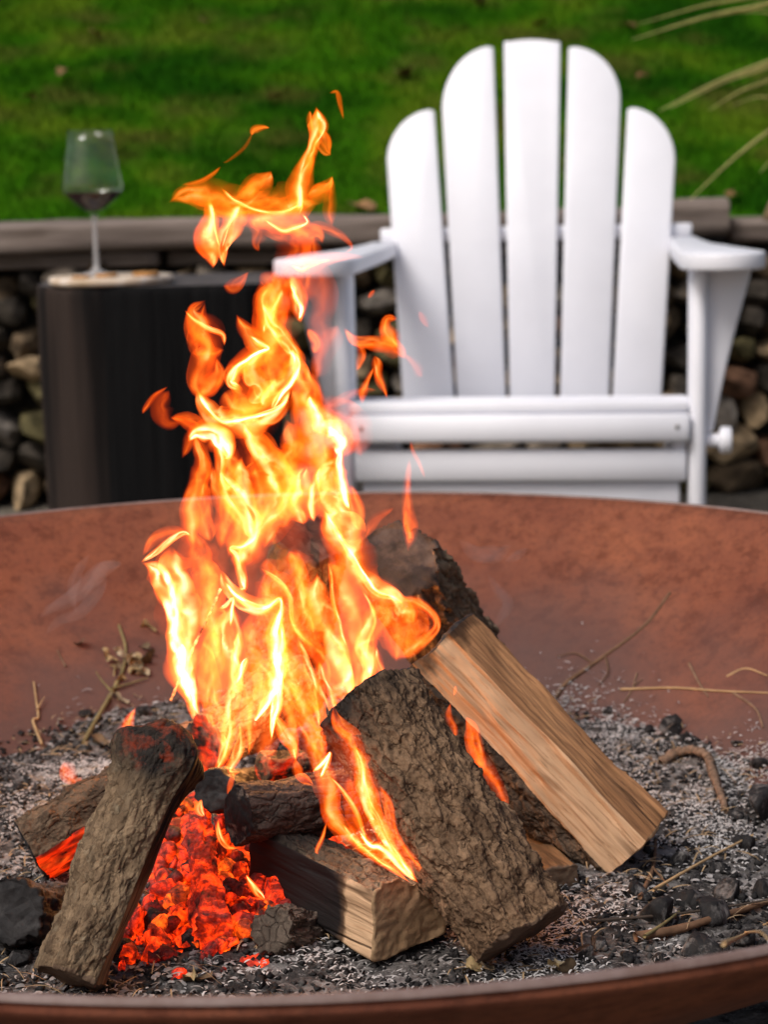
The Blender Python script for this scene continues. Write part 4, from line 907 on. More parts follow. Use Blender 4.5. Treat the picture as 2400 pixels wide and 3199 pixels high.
def tongue(zm, cls, Y, pts, parent=None, fold=1., depth=.55, shell=.16, fill=True, strands=None, name='flame_tongue'):
    tcount[0] += 1; sd = tcount[0]; R = np.random.RandomState(100+sd); gas = cls != 'smoke'
    ox, oy, k = ZM[zm]; pts = np.array(pts, float)
    if zm == 2:                                       # roots reach down between the logs
        for e_, f_ in ((0, 1), (-1, -2)):
            if pts[e_, 1] >= 1600:
                d_ = pts[e_]-pts[f_]; d_ = d_/np.linalg.norm(d_[:2])*R.uniform(70, 150); ex = np.array([[pts[e_, 0]+d_[0], pts[e_, 1]+abs(d_[1]), 4.]])
                pts[e_, 2] = max(pts[e_, 2], 20); pts = np.vstack([ex, pts]) if e_ == 0 else np.vstack([pts, ex])
    wide = ({1: 1.40, 2: 1.60, 3: 1.25, 4: 1.2}.get(zm, 1.15) if cls not in ('veil', 'smoke') else 1.25 if gas else 1.)
    P = np.c_[pts[:, 0]/k+ox, pts[:, 1]/k+oy, pts[:, 2]/k*wide]
    ln = np.sum(np.linalg.norm(np.diff(P[:, :2], axis=0), axis=1)); n_ = int(np.clip(ln/8, 18, 90))
    Q = spline(P, n_); t = np.linspace(0, 1, n_); sl = t*ln
    W = np.maximum(Q[:, 2], .8); wmax = W.max()
    W = W*(1+.25*fold*n1(sl/42, sd))*np.minimum(1, .03+(t/.10)**.8)*np.minimum(1, .03+((1-t)/.10)**.8)
    ph = R.uniform(0, 6.3, 9)
    dy = .012*np.sin(sl/140+ph[0])+.006*np.sin(sl/55+ph[1])
    nrm = np.gradient(Q[:, :2], axis=0); nrm = np.stack([-nrm[:, 1], nrm[:, 0]], -1); nrm /= np.linalg.norm(nrm, axis=1)[:, None]+1e-9
    Q[:, :2] += nrm*(W*.16*n1(sl/44, sd+7))[:, None]
    C3 = np.array([at(a, b, Y+c) for (a, b, _), c in zip(Q, dy)]); Wm = W*(Y/F_PX*1.02)
    ds = np.linalg.norm(np.gradient(C3, axis=0), axis=1); T = np.gradient(C3, axis=0)/ds[:, None]
    kap = np.linalg.norm(np.gradient(T, axis=0), axis=1)/ds; lim = .8/(kap+1e-6)
    lim = np.minimum(np.minimum(lim, np.r_[lim[1:], lim[-1]]), np.r_[lim[0], lim[:-1]])
    Wm = np.minimum(Wm, lim)
    for _ in range(4): Wm[1:-1] = (Wm[:-2]+2*Wm[1:-1]+Wm[2:])/4
    Sx = np.cross(T, np.array([0, 1., 0])); Sx /= np.linalg.norm(Sx, axis=1)[:, None]+1e-9; Dx = np.cross(Sx, T)
    tw = .35*np.sin(sl/120+ph[8])+.2*np.sin(sl/47+ph[7])
    if not gas: tw = tw*2
    Sx, Dx = Sx*np.cos(tw)[:, None]+Dx*np.sin(tw)[:, None], Dx*np.cos(tw)[:, None]-Sx*np.sin(tw)[:, None]
    kk = (40 if wmax > 14 else 24) if gas else 26; th = np.arange(kk)*2*pi/kk; s_ = (sl/60)[:, None]
    f = 1+fold*(.16*np.sin(2*th+ph[3]+.9*s_)+.12*np.sin(3*th+ph[4]-1.3*s_)+.08*np.sin(5*th+ph[5]+1.9*s_))
    def surf(sc):
        r = Wm[:, None]*f*sc
        return C3[:, None]+Sx[:, None]*(np.cos(th)*r)[..., None]+Dx[:, None]*(np.sin(th)*r*depth)[..., None]
    Vo, Fo = closed_loft(surf(1.))
    if not gas:
        shl = np.clip(shell*(1+.7*np.sin(th+ph[1]+.6*s_))*(.75+.25*np.sin(2*th-ph[2]+s_)), .04, .6)
        return obj(name, mesh(name, Vo-FO, Fo), FL[cls], parent)
    # heat over the sheet: dies out at the rim, runs in a few wandering creases
    u = np.cos(th)[None]+0*s_; side = (np.sin(th) >= 0)
    soft = np.abs(np.sin(th))[None]**(1.3 if cls != 'veil' else 2.2)
    tb = .62+.75*fbm(np.stack([(u*1.3).ravel(), (s_*.55+0*u).ravel(), (np.where(side, 3., 9.)[None]+0*u+sd).ravel()], -1), 3, sd).reshape(u.shape)
    h = .50*soft*tb
    if cls != 'veil':
        for q in range(4 if wmax > 20 else 3 if wmax > 10 else 1):
            uk = .85*n1(sl/R.uniform(55, 120)+q*5, sd+20+q)*1.5; sg = R.uniform(.22, .44); am = np.clip(.55+.8*n1(sl/50+q*3, sd+30+q), 0, 1.4)
            mk = side if q % 2 == 0 else ~side
            d_ = u-uk[:, None]; sgv = np.where(d_ > 0, sg*.5, sg*1.4) if q % 2 else np.where(d_ > 0, sg*1.4, sg*.5)
            h = h+np.where(mk[None], am[:, None]*np.exp(-(d_/sgv)**2)*np.minimum(1, soft*2.2), 0)*.8
    ends = sm(0, .10, t)*sm(0, .10, 1-t) if cls != 'veil' else sm(0, .2, t)*sm(0, .25, 1-t)
    h = np.clip(h, 0, None)*HEAT[cls]*ends[:, None]
    me = mesh(name, Vo-FO, Fo); attr(me, 'burn', np.r_[h.ravel(), 0, 0])
    if cls == 'veil': name = 'flame_veil'
    o = obj(name, me, MFL, parent or fire)
    ns = strands if strands is not None else (2 if wmax > 30 else 1 if wmax > 17 else 0)
    if cls in ('core', 'yel', 'ora'):
        for q in range(ns):
            a0, a1 = sorted(R.uniform(0, 1, 2)); a0 *= .5; a1 = .5+.5*a1; tt = np.linspace(a0, a1, n_); uu = np.linspace(0, 1, n_)
            off = .75*np.sin(tt*ln/R.uniform(60, 130)+R.uniform(0, 6.3)); dp = .5*np.cos(tt*ln/70+R.uniform(0, 6.3))*depth
            ip = lambda A_: np.stack([np.interp(tt, t, A_[:, c_]) for c_ in range(3)], -1)
            w_ = np.interp(tt, t, Wm); C_ = ip(C3)+ip(Sx)*(w_*off)[:, None]+ip(Dx)*(w_*dp)[:, None]
            r_ = R.uniform(.0009, .0022)*(1+.5*n1(tt*ln/30, sd+q))*np.sin(np.clip(uu, .01, .99)*pi)**.6
            th2 = np.arange(12)*pi/6; T2 = np.gradient(C_, axis=0); T2 /= np.linalg.norm(T2, axis=1)[:, None]+1e-12; A2 = np.cross(T2, np.array([0, 1., 0])); A2 /= np.linalg.norm(A2, axis=1)[:, None]+1e-12; B2 = np.cross(A2, T2)
            G = C_[:, None]+A2[:, None]*(np.cos(th2)*r_[:, None]*1.6)[..., None]+B2[:, None]*(np.sin(th2)*r_[:, None])[..., None]
            Vs, Fs = closed_loft(G); me = mesh('flame_strand', Vs-FO, Fs)
            hs = np.abs(np.sin(th2))[None]**1.5*(np.sin(uu*pi)**.8*np.clip(.7+.8*n1(tt*ln/40, sd+q+50), .1, 2))[:, None]*{'core': .6, 'yel': .5, 'ora': .35}[cls]
            attr(me, 'burn', np.r_[hs.ravel(), 0, 0]); obj('flame_strand', me, MFL, o)
    return o
Yf = 1.33
# --- faint burning gas between the tongues
for v_ in ([(330, 1640, 50), (300, 1400, 110), (280, 1200, 120), (260, 1000, 110), (300, 850, 80), (340, 700, 50), (360, 500, 40), (380, 350, 30), (360, 250, 8)],
           [(600, 1650, 120), (620, 1400, 170), (640, 1200, 150), (620, 1000, 120), (620, 800, 100), (640, 600, 120), (640, 400, 110), (640, 200, 130), (660, 50, 120), (640, -80, 110), (700, -250, 90)],
           [(1150, 1630, 90), (1180, 1400, 170), (1200, 1250, 160), (1150, 1050, 110), (1080, 850, 100), (1050, 650, 100), (1040, 450, 90), (1050, 250, 70), (980, 80, 50), (930, -60, 20)],
           [(900, 1650, 90), (900, 1400, 130), (880, 1150, 120), (860, 950, 100), (850, 750, 80), (870, 560, 80), (880, 350, 70)],
           [(460, 1640, 80), (470, 1400, 110), (450, 1150, 100), (460, 950, 70), (500, 750, 50), (470, 560, 30)],
           [(1380, 1440, 30), (1400, 1280, 90), (1380, 1120, 60), (1280, 980, 20)]):
    tongue(2, 'veil', 1.35, v_, fold=1.2)
for v_ in ([(740, 1480, 90), (750, 1350, 100), (760, 1150, 84), (770, 1000, 30)], [(800, 760, 40), (840, 880, 60), (800, 1000, 50), (770, 1080, 30)], [(280, 615, 20), (450, 640, 60), (650, 670, 80), (850, 680, 80), (980, 690, 40)], [(430, 1500, 50), (400, 1380, 70), (380, 1260, 50), (370, 1180, 14)]):
    tongue(1, 'veil', 1.36, v_, fold=1.2)
tongue(4, 'veil', 1.14, [(330, 300, 30), (430, 500, 90), (500, 750, 90), (600, 930, 60), (750, 1080, 20)], fold=1.2)
# --- broad sheets that fill the column
for v_ in ([(760, 1020, 30), (760, 1120, 62), (740, 1250, 66), (760, 1400, 74), (740, 1550, 86), (700, 1720, 80)], [(540, 1470, 20), (600, 1600, 74), (640, 1740, 80)], [(860, 1410, 20), (900, 1560, 56), (960, 1720, 50)]):
    tongue(1, 'ora', 1.355, v_)
tongue(1, 'red', 1.36, [(860, 760, 40), (900, 870, 44), (860, 980, 40), (800, 1080, 40)])
tongue(1, 'red', 1.36, [(960, 800, 20), (950, 920, 40), (930, 1040, 40), (880, 1160, 30)])
for v_ in ([(560, 40, 40), (640, 220, 74), (700, 380, 74), (760, 520, 66), (740, 640, 54), (640, 780, 60), (600, 960, 40)], [(920, 120, 30), (1000, 300, 60), (1020, 460, 62), (1060, 640, 60), (1120, 830, 40)],
           [(400, 880, 30), (430, 1050, 62), (450, 1250, 68), (460, 1450, 56), (450, 1610, 30)], [(700, 980, 40), (760, 1200, 62), (800, 1400, 68), (860, 1610, 40)], [(860, 280, 40), (850, 500, 56), (800, 720, 40)], [(440, 240, 30), (520, 380, 40), (540, 520, 40), (520, 700, 40), (480, 860, 30)]):
    tongue(2, 'ora', 1.35, v_)
# --- top detached body
tongue(1, 'ora', 1.36, [(205, 640, 4), (290, 600, 34), (420, 600, 58), (560, 650, 58), (700, 670, 62), (860, 650, 68), (1000, 640, 12)])
tongue(1, 'yel', 1.35, [(420, 620, 20), (435, 720, 32), (405, 830, 48), (435, 910, 36), (440, 978, 4)])
tongue(1, 'yel', 1.36, [(590, 640, 30), (535, 760, 42), (495, 860, 28), (492, 910, 18), (500, 970, 3)])
tongue(1, 'yel', 1.37, [(880, 700, 30), (895, 560, 46), (930, 420, 24), (965, 320, 20), (985, 250, 42), (985, 190, 24), (975, 138, 3)], shell=.25)
tongue(1, 'ora', 1.37, [(980, 250, 20), (1010, 310, 32), (1030, 370, 20), (1052, 392, 4)])
tongue(1, 'ora', 1.37, [(965, 270, 12), (948, 210, 14), (943, 160, 3)])
tongue(1, 'ora', 1.38, [(930, 600, 30), (1010, 580, 40), (1045, 540, 22), (1060, 500, 3)])
tongue(1, 'red', 1.38, [(1058, 505, 3), (1050, 600, 20), (1045, 700, 22), (1060, 760, 8)])
tongue(1, 'ora', 1.39, [(560, 610, 20), (650, 560, 44), (715, 520, 38), (742, 474, 4)])
tongue(1, 'ora', 1.37, [(275, 545, 6), (370, 530, 11), (440, 490, 9), (482, 450, 3)], fold=.4)
tongue(1, 'red', 1.36, [(640, 720, 20), (680, 790, 28), (668, 850, 20), (680, 890, 4)])
tongue(1, 'ora', 1.36, [(620, 720, 30), (760, 750, 50), (880, 790, 60), (980, 800, 30), (1010, 850, 10)])
tongue(1, 'red', 1.35, [(940, 740, 20), (1040, 775, 22), (1120, 820, 14), (1160, 870, 6), (1120, 900, 4)], fold=.5)
tongue(1, 'core', 1.345, [(480, 560, 6), (560, 630, 9), (680, 680, 10), (800, 690, 10), (900, 650, 7), (880, 720, 5)], fold=.5, shell=.4)
tongue(1, 'core', 1.345, [(430, 640, 3), (448, 760, 7), (475, 870, 4)], fold=.5, shell=.4)
tongue(1, 'core', 1.35, [(570, 670, 3), (515, 770, 7), (485, 880, 4)], fold=.5, shell=.4)
tongue(1, 'core', 1.35, [(700, 720, 4), (800, 780, 12), (860, 770, 16), (930, 740, 12), (900, 690, 4)], fold=.5, shell=.4)
tongue(1, 'ora', 1.37, [(640, 290, 4), (655, 260, 17), (700, 247, 10), (736, 250, 3)], fold=.4)
tongue(1, 'dim', 1.37, [(650, 270, 6), (605, 350, 8), (520, 420, 5), (490, 430, 3)], fold=.4)
tongue(1, 'red', 1.40, [(1045, 70, 3), (1085, 66, 12), (1100, 130, 9), (1118, 208, 3)], fold=.4)
# --- upper column
tongue(1, 'red', 1.34, [(492, 1070, 10), (545, 1072, 28), (590, 1035, 18), (625, 995, 4)], shell=.3)
tongue(1, 'ora', 1.35, [(770, 985, 20), (760, 1080, 72), (740, 1190, 66), (745, 1310, 66), (790, 1420, 80), (800, 1520, 60)])
tongue(1, 'yel', 1.34, [(840, 1010, 20), (870, 1110, 40), (890, 1200, 28), (895, 1260, 10)], shell=.25)
tongue(1, 'core', 1.335, [(840, 1050, 4), (880, 1140, 13), (900, 1190, 13), (885, 1250, 5)], fold=.4, shell=.45)
tongue(1, 'yel', 1.34, [(740, 1060, 20), (700, 1150, 20), (730, 1240, 26), (800, 1330, 28), (860, 1420, 24), (860, 1520, 18)])
tongue(1, 'yel', 1.35, [(800, 1080, 18), (770, 1160, 18), (720, 1250, 18), (700, 1320, 10)])
tongue(1, 'dim', 1.35, [(960, 950, 30), (1010, 1060, 55), (1030, 1160, 50), (990, 1260, 40), (1020, 1360, 30)])
tongue(1, 'dim', 1.36, [(1090, 1270, 20), (1050, 1350, 50), (1010, 1440, 40), (980, 1560, 30)])
tongue(1, 'red', 1.34, [(850, 940, 20), (930, 950, 40), (1040, 930, 24), (1140, 915, 12), (1230, 920, 4)], fold=.5)
tongue(1, 'yel', 1.35, [(840, 960, 6), (900, 990, 12), (960, 960, 12), (1060, 930, 6)], fold=.4)
tongue(1, 'ora', 1.34, [(930, 1290, 10), (980, 1360, 26), (960, 1420, 18)])
tongue(1, 'ora', 1.33, [(405, 1142, 6), (335, 1195, 26), (380, 1280, 56), (425, 1380, 60), (390, 1480, 50), (370, 1570, 46), (420, 1660, 40)])
tongue(1, 'yel', 1.325, [(295, 1195, 5), (340, 1240, 10), (420, 1290, 12), (490, 1320, 12), (500, 1380, 8)], fold=.4, shell=.4)
tongue(1, 'red', 1.335, [(400, 1150, 4), (360, 1300, 30), (345, 1420, 16), (440, 1410, 30), (500, 1400, 8)])
tongue(1, 'ora', 1.33, [(562, 1215, 4), (600, 1280, 26), (660, 1350, 50), (720, 1400, 50), (640, 1450, 40), (560, 1510, 40), (520, 1600, 40)])
tongue(1, 'core', 1.32, [(620, 1320, 6), (690, 1370, 20), (730, 1395, 18), (640, 1440, 16), (560, 1500, 18), (530, 1570, 22), (600, 1610, 10)], fold=.5, shell=.35)
tongue(1, 'ora', 1.34, [(460, 1440, 4), (470, 1520, 30), (420, 1590, 40), (370, 1640, 20)])
tongue(1, 'yel', 1.33, [(850, 1380, 20), (870, 1460, 34), (820, 1550, 44), (740, 1620, 40), (700, 1700, 30)])
tongue(1, 'core', 1.325, [(860, 1400, 4), (885, 1470, 10), (850, 1560, 16), (780, 1640, 16), (740, 1720, 8)], fold=.5, shell=.4)
tongue(1, 'ora', 1.34, [(900, 1450, 14), (920, 1540, 26), (960, 1640, 40), (960, 1720, 20)])
tongue(1, 'yel', 1.34, [(700, 1400, 20), (640, 1500, 40), (680, 1600, 50), (640, 1680, 40)])
# --- right flick over the gap
tongue(1, 'ora', 1.37, [(1118, 1285, 4), (1175, 1350, 18), (1260, 1362, 20), (1340, 1375, 30), (1410, 1410, 26), (1440, 1450, 5)], shell=.3)
tongue(1, 'ora', 1.37, [(1400, 1240, 10), (1345, 1240, 24), (1335, 1290, 22), (1370, 1340, 36), (1400, 1390, 10)], shell=.25)
tongue(1, 'ora', 1.37, [(1190, 1365, 12), (1215, 1420, 16), (1200, 1470, 14), (1185, 1510, 4)], fold=.5, shell=.3)
tongue(1, 'ora', 1.37, [(1275, 1430, 6), (1290, 1470, 24), (1300, 1530, 16), (1325, 1590, 11), (1345, 1655, 4)], fold=.5, shell=.3)
tongue(1, 'ora', 1.37, [(1275, 1490, 8), (1240, 1560, 10), (1220, 1620, 20), (1215, 1680, 4)], fold=.5)
tongue(1, 'dim', 1.37, [(1430, 1420, 10), (1480, 1470, 16), (1510, 1520, 22), (1530, 1540, 4)])
tongue(1, 'dim', 1.37, [(1510, 1200, 5), (1530, 1240, 14), (1560, 1285, 4)])
tongue(1, 'ora', 1.37, [(1280, 1090, 4), (1262, 1112, 10), (1245, 1132, 4)], fold=.3)
tongue(1, 'dim', 1.36, [(1290, 1610, 5), (1220, 1610, 14), (1120, 1650, 20), (1020, 1700, 16)])
# --- red arc at left and wisps against the block
tongue(7, 'red', 1.34, [(892, 1460, 4), (820, 1510, 14), (775, 1570, 16), (757, 1605, 6)], fold=.4)
tongue(7, 'dim', 1.34, [(900, 1480, 20), (850, 1560, 60), (880, 1640, 50), (960, 1660, 20)], fill=True)
tongue(7, 'red', 1.34, [(905, 1625, 5), (970, 1640, 26), (1040, 1690, 30), (1090, 1720, 20)])
# --- main body (Z2)
tongue(2, 'core', 1.31, [(345, 1655, 20), (290, 1530, 40), (270, 1380, 46), (250, 1220, 40), (195, 1060, 34), (140, 960, 34), (66, 922, 4)], shell=.22)
tongue(2, 'core', 1.305, [(66, 925, 4), (150, 865, 12), (230, 800, 14), (290, 772, 10), (330, 790, 4)], fold=.4, shell=.45)
tongue(2, 'red', 1.31, [(75, 890, 4), (140, 800, 26), (230, 765, 20), (300, 760, 8)])
tongue(2, 'yel', 1.32, [(220, 830, 40), (240, 950, 78), (280, 1080, 72), (310, 1220, 48), (320, 1380, 34), (310, 1520, 30), (330, 1650, 14)], shell=.12)
tongue(2, 'ora', 1.33, [(330, 760, 20), (370, 900, 66), (410, 1020, 66), (430, 1150, 50), (400, 1280, 30)], shell=.12)
tongue(2, 'ora', 1.34, [(340, 860, 30), (330, 700, 46), (330, 600, 36), (365, 500, 34), (390, 420, 30), (370, 330, 26), (345, 250, 8)])
tongue(2, 'ora', 1.33, [(430, 820, 20), (400, 700, 34), (395, 590, 22), (400, 500, 14)])
tongue(2, 'red', 1.33, [(218, 172, 6), (300, 180, 30), (360, 210, 34), (330, 280, 30), (280, 385, 5)])
tongue(2, 'core', 1.32, [(310, 300, 5), (350, 250, 24), (430, 250, 50), (490, 300, 50), (520, 370, 22), (490, 390, 8)], shell=.2)
tongue(2, 'yel', 1.32, [(355, 20, 10), (390, 100, 30), (450, 180, 40), (550, 200, 44), (670, 180, 36), (780, 130, 28), (850, 10, 14)], shell=.2)
tongue(2, 'core', 1.315, [(360, 30, 4), (400, 110, 10), (480, 195, 12), (560, 190, 12), (680, 165, 10), (790, 120, 9), (850, 20, 4)], fold=.5, shell=.45)
tongue(2, 'ora', 1.33, [(500, 40, 40), (560, 110, 60), (680, 120, 60), (740, 60, 50), (800, 0, 30)])
tongue(2, 'yel', 1.33, [(480, 260, 20), (480, 380, 20), (480, 480, 18), (540, 560, 24)], fold=.6)
tongue(2, 'yel', 1.325, [(590, 190, 14), (640, 280, 34), (710, 370, 48), (770, 450, 62), (800, 550, 58), (760, 640, 46), (680, 740, 30), (640, 810, 12)], shell=.15)
tongue(2, 'yel', 1.32, [(592, 372, 4), (570, 460, 42), (580, 540, 52), (610, 620, 48), (640, 700, 42), (640, 800, 36), (590, 870, 40), (590, 960, 44)], shell=.15)
tongue(2, 'core', 1.31, [(660, 720, 5), (650, 800, 13), (590, 840, 14), (530, 850, 14), (560, 890, 14), (580, 960, 18), (600, 1060, 18), (560, 1050, 4)], fold=.5, shell=.35)
tongue(2, 'yel', 1.32, [(480, 440, 4), (510, 520, 26), (550, 610, 40), (610, 720, 40), (640, 800, 24)])
tongue(2, 'ora', 1.34, [(440, 420, 10), (450, 500, 26), (510, 600, 44), (580, 720, 40), (560, 820, 40), (520, 900, 20)])
tongue(2, 'yel', 1.315, [(480, 960, 10), (520, 1050, 26), (600, 1120, 34), (700, 1160, 30), (790, 1120, 18), (800, 1090, 6)], shell=.22)
tongue(2, 'core', 1.305, [(490, 1010, 4), (550, 1090, 14), (640, 1150, 16), (720, 1160, 14), (780, 1110, 12), (800, 1160, 12), (780, 1260, 14), (760, 1340, 6)], fold=.4, shell=.45)
tongue(2, 'core', 1.305, [(790, 1140, 10), (770, 1280, 32), (780, 1420, 38), (775, 1530, 34), (740, 1620, 28), (700, 1680, 10)], shell=.22)
tongue(2, 'ora', 1.32, [(640, 1180, 30), (660, 1300, 60), (700, 1420, 60), (720, 1540, 50), (690, 1640, 30)], shell=.12)
tongue(2, 'yel', 1.315, [(540, 1130, 14), (535, 1260, 44), (545, 1400, 40), (555, 1540, 36), (540, 1670, 20)], shell=.15)
tongue(2, 'ora', 1.32, [(440, 1160, 8), (500, 1180, 26), (480, 1280, 46), (430, 1400, 46), (410, 1530, 40), (400, 1640, 20)], shell=.14)
tongue(2, 'core', 1.31, [(470, 1165, 4), (510, 1150, 12), (545, 1110, 10), (540, 1180, 10), (530, 1260, 4)], fold=.4, shell=.45)
tongue(2, 'core', 1.305, [(620, 1415, 4), (605, 1450, 16), (585, 1500, 16), (560, 1560, 4)], fold=.3, shell=.45)
tongue(2, 'red', 1.34, [(380, 1200, 30), (440, 1330, 60), (480, 1480, 60), (470, 1620, 40)])
tongue(2, 'red', 1.35, [(600, 1250, 40), (640, 1400, 60), (640, 1550, 60), (640, 1660, 40)])
# right column
tongue(2, 'core', 1.33, [(940, 50, 6), (960, 110, 26), (1010, 180, 40), (1070, 230, 46), (1110, 300, 46), (1090, 380, 30)], shell=.15)
tongue(2, 'dim', 1.34, [(1010, 60, 20), (1090, 160, 60), (1160, 230, 60), (1200, 310, 40), (1210, 380, 14)])
tongue(2, 'ora', 1.34, [(850, 20, 20), (900, 120, 50), (960, 240, 60), (1000, 340, 60), (1000, 440, 40)])
tongue(2, 'yel', 1.33, [(1100, 360, 14), (1055, 440, 48), (1060, 560, 62), (1090, 690, 68), (1140, 830, 60), (1190, 950, 58), (1250, 1050, 44), (1370, 1100, 40), (1450, 1190, 40), (1490, 1270, 12)], shell=.13)
tongue(2, 'core', 1.32, [(1110, 330, 8), (1090, 420, 22), (1110, 540, 22), (1150, 660, 8)], fold=.5, shell=.35)
tongue(2, 'ora', 1.34, [(1150, 520, 16), (1180, 640, 30), (1200, 760, 14)])
tongue(2, 'core', 1.32, [(1010, 640, 4), (1040, 700, 10), (1090, 780, 12), (1150, 880, 12), (1220, 1000, 14), (1290, 1080, 14), (1380, 1110, 12), (1440, 1150, 4)], fold=.5, shell=.4)
tongue(2, 'yel', 1.33, [(930, 420, 6), (890, 520, 40), (870, 620, 50), (905, 690, 30), (912, 730, 4)], shell=.15)
tongue(2, 'yel', 1.335, [(1000, 420, 6), (970, 540, 30), (950, 640, 34), (965, 715, 6)])
tongue(2, 'ora', 1.345, [(820, 180, 20), (850, 300, 56), (820, 430, 50), (850, 540, 50), (830, 640, 40), (740, 760, 40), (700, 860, 20)])
tongue(2, 'red', 1.35, [(900, 260, 40), (900, 400, 60), (900, 520, 60), (860, 640, 40)])
tongue(2, 'ora', 1.345, [(660, 430, 20), (680, 520, 50), (660, 620, 50), (690, 700, 30)])
tongue(2, 'red', 1.42, [(1462, 380, 4), (1450, 520, 14), (1448, 640, 22), (1465, 760, 30), (1452, 870, 5)], fold=.5)
tongue(2, 'ora', 1.415, [(1440, 640, 4), (1448, 720, 14), (1462, 800, 14), (1450, 870, 4)], fold=.4)
tongue(2, 'red', 1.42, [(1464, 290, 3), (1480, 350, 7), (1510, 410, 7), (1542, 490, 4)], fold=.3)
tongue(2, 'dim', 1.40, [(1380, 640, 6), (1300, 690, 14), (1250, 740, 20), (1230, 800, 10)])
tongue(2, 'ora', 1.36, [(1400, 1110, 10), (1500, 1130, 16), (1580, 1190, 14), (1605, 1250, 12), (1560, 1310, 18), (1470, 1380, 24), (1400, 1420, 8)], fold=.5, shell=.3)
tongue(2, 'red', 1.37, [(1420, 1130, 30), (1500, 1190, 60), (1500, 1290, 50), (1440, 1370, 30)])
tongue(2, 'ora', 1.34, [(1260, 1060, 30), (1350, 1160, 70), (1400, 1270, 70), (1400, 1380, 40), (1390, 1440, 10)], shell=.12)
tongue(2, 'yel', 1.33, [(980, 970, 4), (985, 1080, 34), (1030, 1230, 56), (1070, 1380, 60), (1110, 1510, 54), (1160, 1640, 20)], shell=.12)
tongue(2, 'yel', 1.32, [(1036, 905, 5), (1055, 1010, 9), (1065, 1120, 9), (1100, 1250, 10), (1130, 1380, 11), (1145, 1500, 12), (1168, 1625, 6)], fold=.5, shell=.4)
tongue(2, 'ora', 1.335, [(1040, 910, 8), (1090, 980, 40), (1140, 1080, 56), (1180, 1200, 60), (1190, 1340, 60), (1180, 1480, 50), (1190, 1610, 20)], shell=.12)
tongue(2, 'yel', 1.325, [(1270, 1120, 10), (1260, 1240, 34), (1230, 1360, 40), (1250, 1470, 34), (1215, 1610, 14)], shell=.15)
tongue(2, 'core', 1.318, [(1210, 1060, 4), (1260, 1150, 8), (1280, 1240, 8), (1240, 1340, 9), (1230, 1440, 9), (1270, 1560, 5)], fold=.5, shell=.45)
tongue(2, 'yel', 1.325, [(1290, 1360, 6), (1300, 1440, 14), (1320, 1500, 14), (1355, 1555, 5)])
tongue(2, 'ora', 1.33, [(690, 960, 20), (790, 1030, 34), (840, 1120, 32), (860, 1260, 36), (920, 1340, 34), (990, 1400, 26), (1050, 1520, 24), (1080, 1660, 10)], shell=.14)
tongue(2, 'yel', 1.325, [(680, 950, 4), (780, 1020, 10), (840, 1100, 10), (850, 1220, 9), (900, 1310, 10), (980, 1370, 6)], fold=.5, shell=.35)
tongue(2, 'red', 1.34, [(850, 850, 30), (880, 960, 56), (910, 1090, 60), (950, 1240, 60), (1000, 1360, 40)])
tongue(2, 'ora', 1.345, [(830, 860, 10), (870, 930, 30), (900, 1050, 30), (940, 1200, 30), (970, 1300, 10)])
tongue(2, 'ora', 1.325, [(820, 1290, 30), (830, 1420, 56), (870, 1540, 50), (950, 1650, 30)], shell=.12)
tongue(2, 'yel', 1.315, [(990, 1430, 4), (1000, 1520, 28), (1040, 1610, 28), (1060, 1680, 8)])
tongue(2, 'red', 1.345, [(720, 900, 50), (760, 1020, 60), (720, 1100, 40)])
# --- front flames licking down over the logs (Z4)
tongue(4, 'ora', 1.105, [(400, 250, 16), (430, 340, 34), (500, 430, 46), (545, 560, 46), (580, 720, 54), (630, 870, 54), (700, 990, 44), (770, 1080, 30), (850, 1180, 4)], shell=.14)
tongue(4, 'yel', 1.100, [(500, 420, 8), (545, 560, 26), (570, 700, 34), (620, 850, 32), (690, 980, 28), (770, 1080, 18), (845, 1175, 4)], shell=.25)
tongue(4, 'ora', 1.110, [(180, 250, 20), (270, 420, 40), (330, 560, 50), (370, 690, 56), (400, 830, 50), (480, 930, 36), (570, 1010, 28), (690, 1090, 18), (810, 1180, 4)], shell=.14)
tongue(4, 'core', 1.095, [(380, 620, 4), (450, 700, 11), (520, 810, 13), (560, 920, 9), (575, 950, 3)], fold=.4, shell=.45)
tongue(4, 'core', 1.090, [(530, 900, 6), (590, 980, 22), (650, 1000, 26), (740, 1080, 22), (845, 1175, 4)], shell=.3)
tongue(4, 'yel', 1.095, [(440, 860, 6), (500, 940, 18), (590, 1030, 16), (700, 1100, 12), (805, 1178, 4)], shell=.3)
tongue(4, 'ora', 1.105, [(640, 660, 10), (690, 780, 26), (705, 900, 24), (770, 1010, 24), (880, 1130, 16), (915, 1195, 4)])
tongue(4, 'core', 1.105, [(290, 600, 4), (340, 560, 20), (385, 500, 14), (360, 580, 16), (330, 635, 6)], fold=.4, shell=.4)
tongue(4, 'ora', 1.150, [(205, 530, 4), (215, 580, 34), (225, 620, 48), (265, 645, 26), (300, 670, 4)])
tongue(4, 'yel', 1.160, [(90, 300, 10), (150, 400, 34), (195, 470, 26), (207, 545, 5)])
tongue(4, 'ora', 1.160, [(150, 120, 20), (220, 220, 46), (280, 330, 40), (330, 440, 34), (350, 540, 20)])
tongue(4, 'core', 1.150, [(120, 60, 10), (110, 220, 26), (90, 340, 16), (78, 440, 4)], shell=.3)
tongue(4, 'ora', 1.095, [(365, 860, 4), (345, 940, 13), (318, 1005, 14), (325, 1025, 4)], fold=.4)
tongue(4, 'red', 1.105, [(480, 620, 30), (500, 760, 50), (540, 900, 40), (600, 1000, 20)])
tongue(4, 'ora', 1.235, [(1085, 310, 6), (1120, 370, 34), (1130, 440, 40), (1150, 520, 34), (1190, 580, 20)])
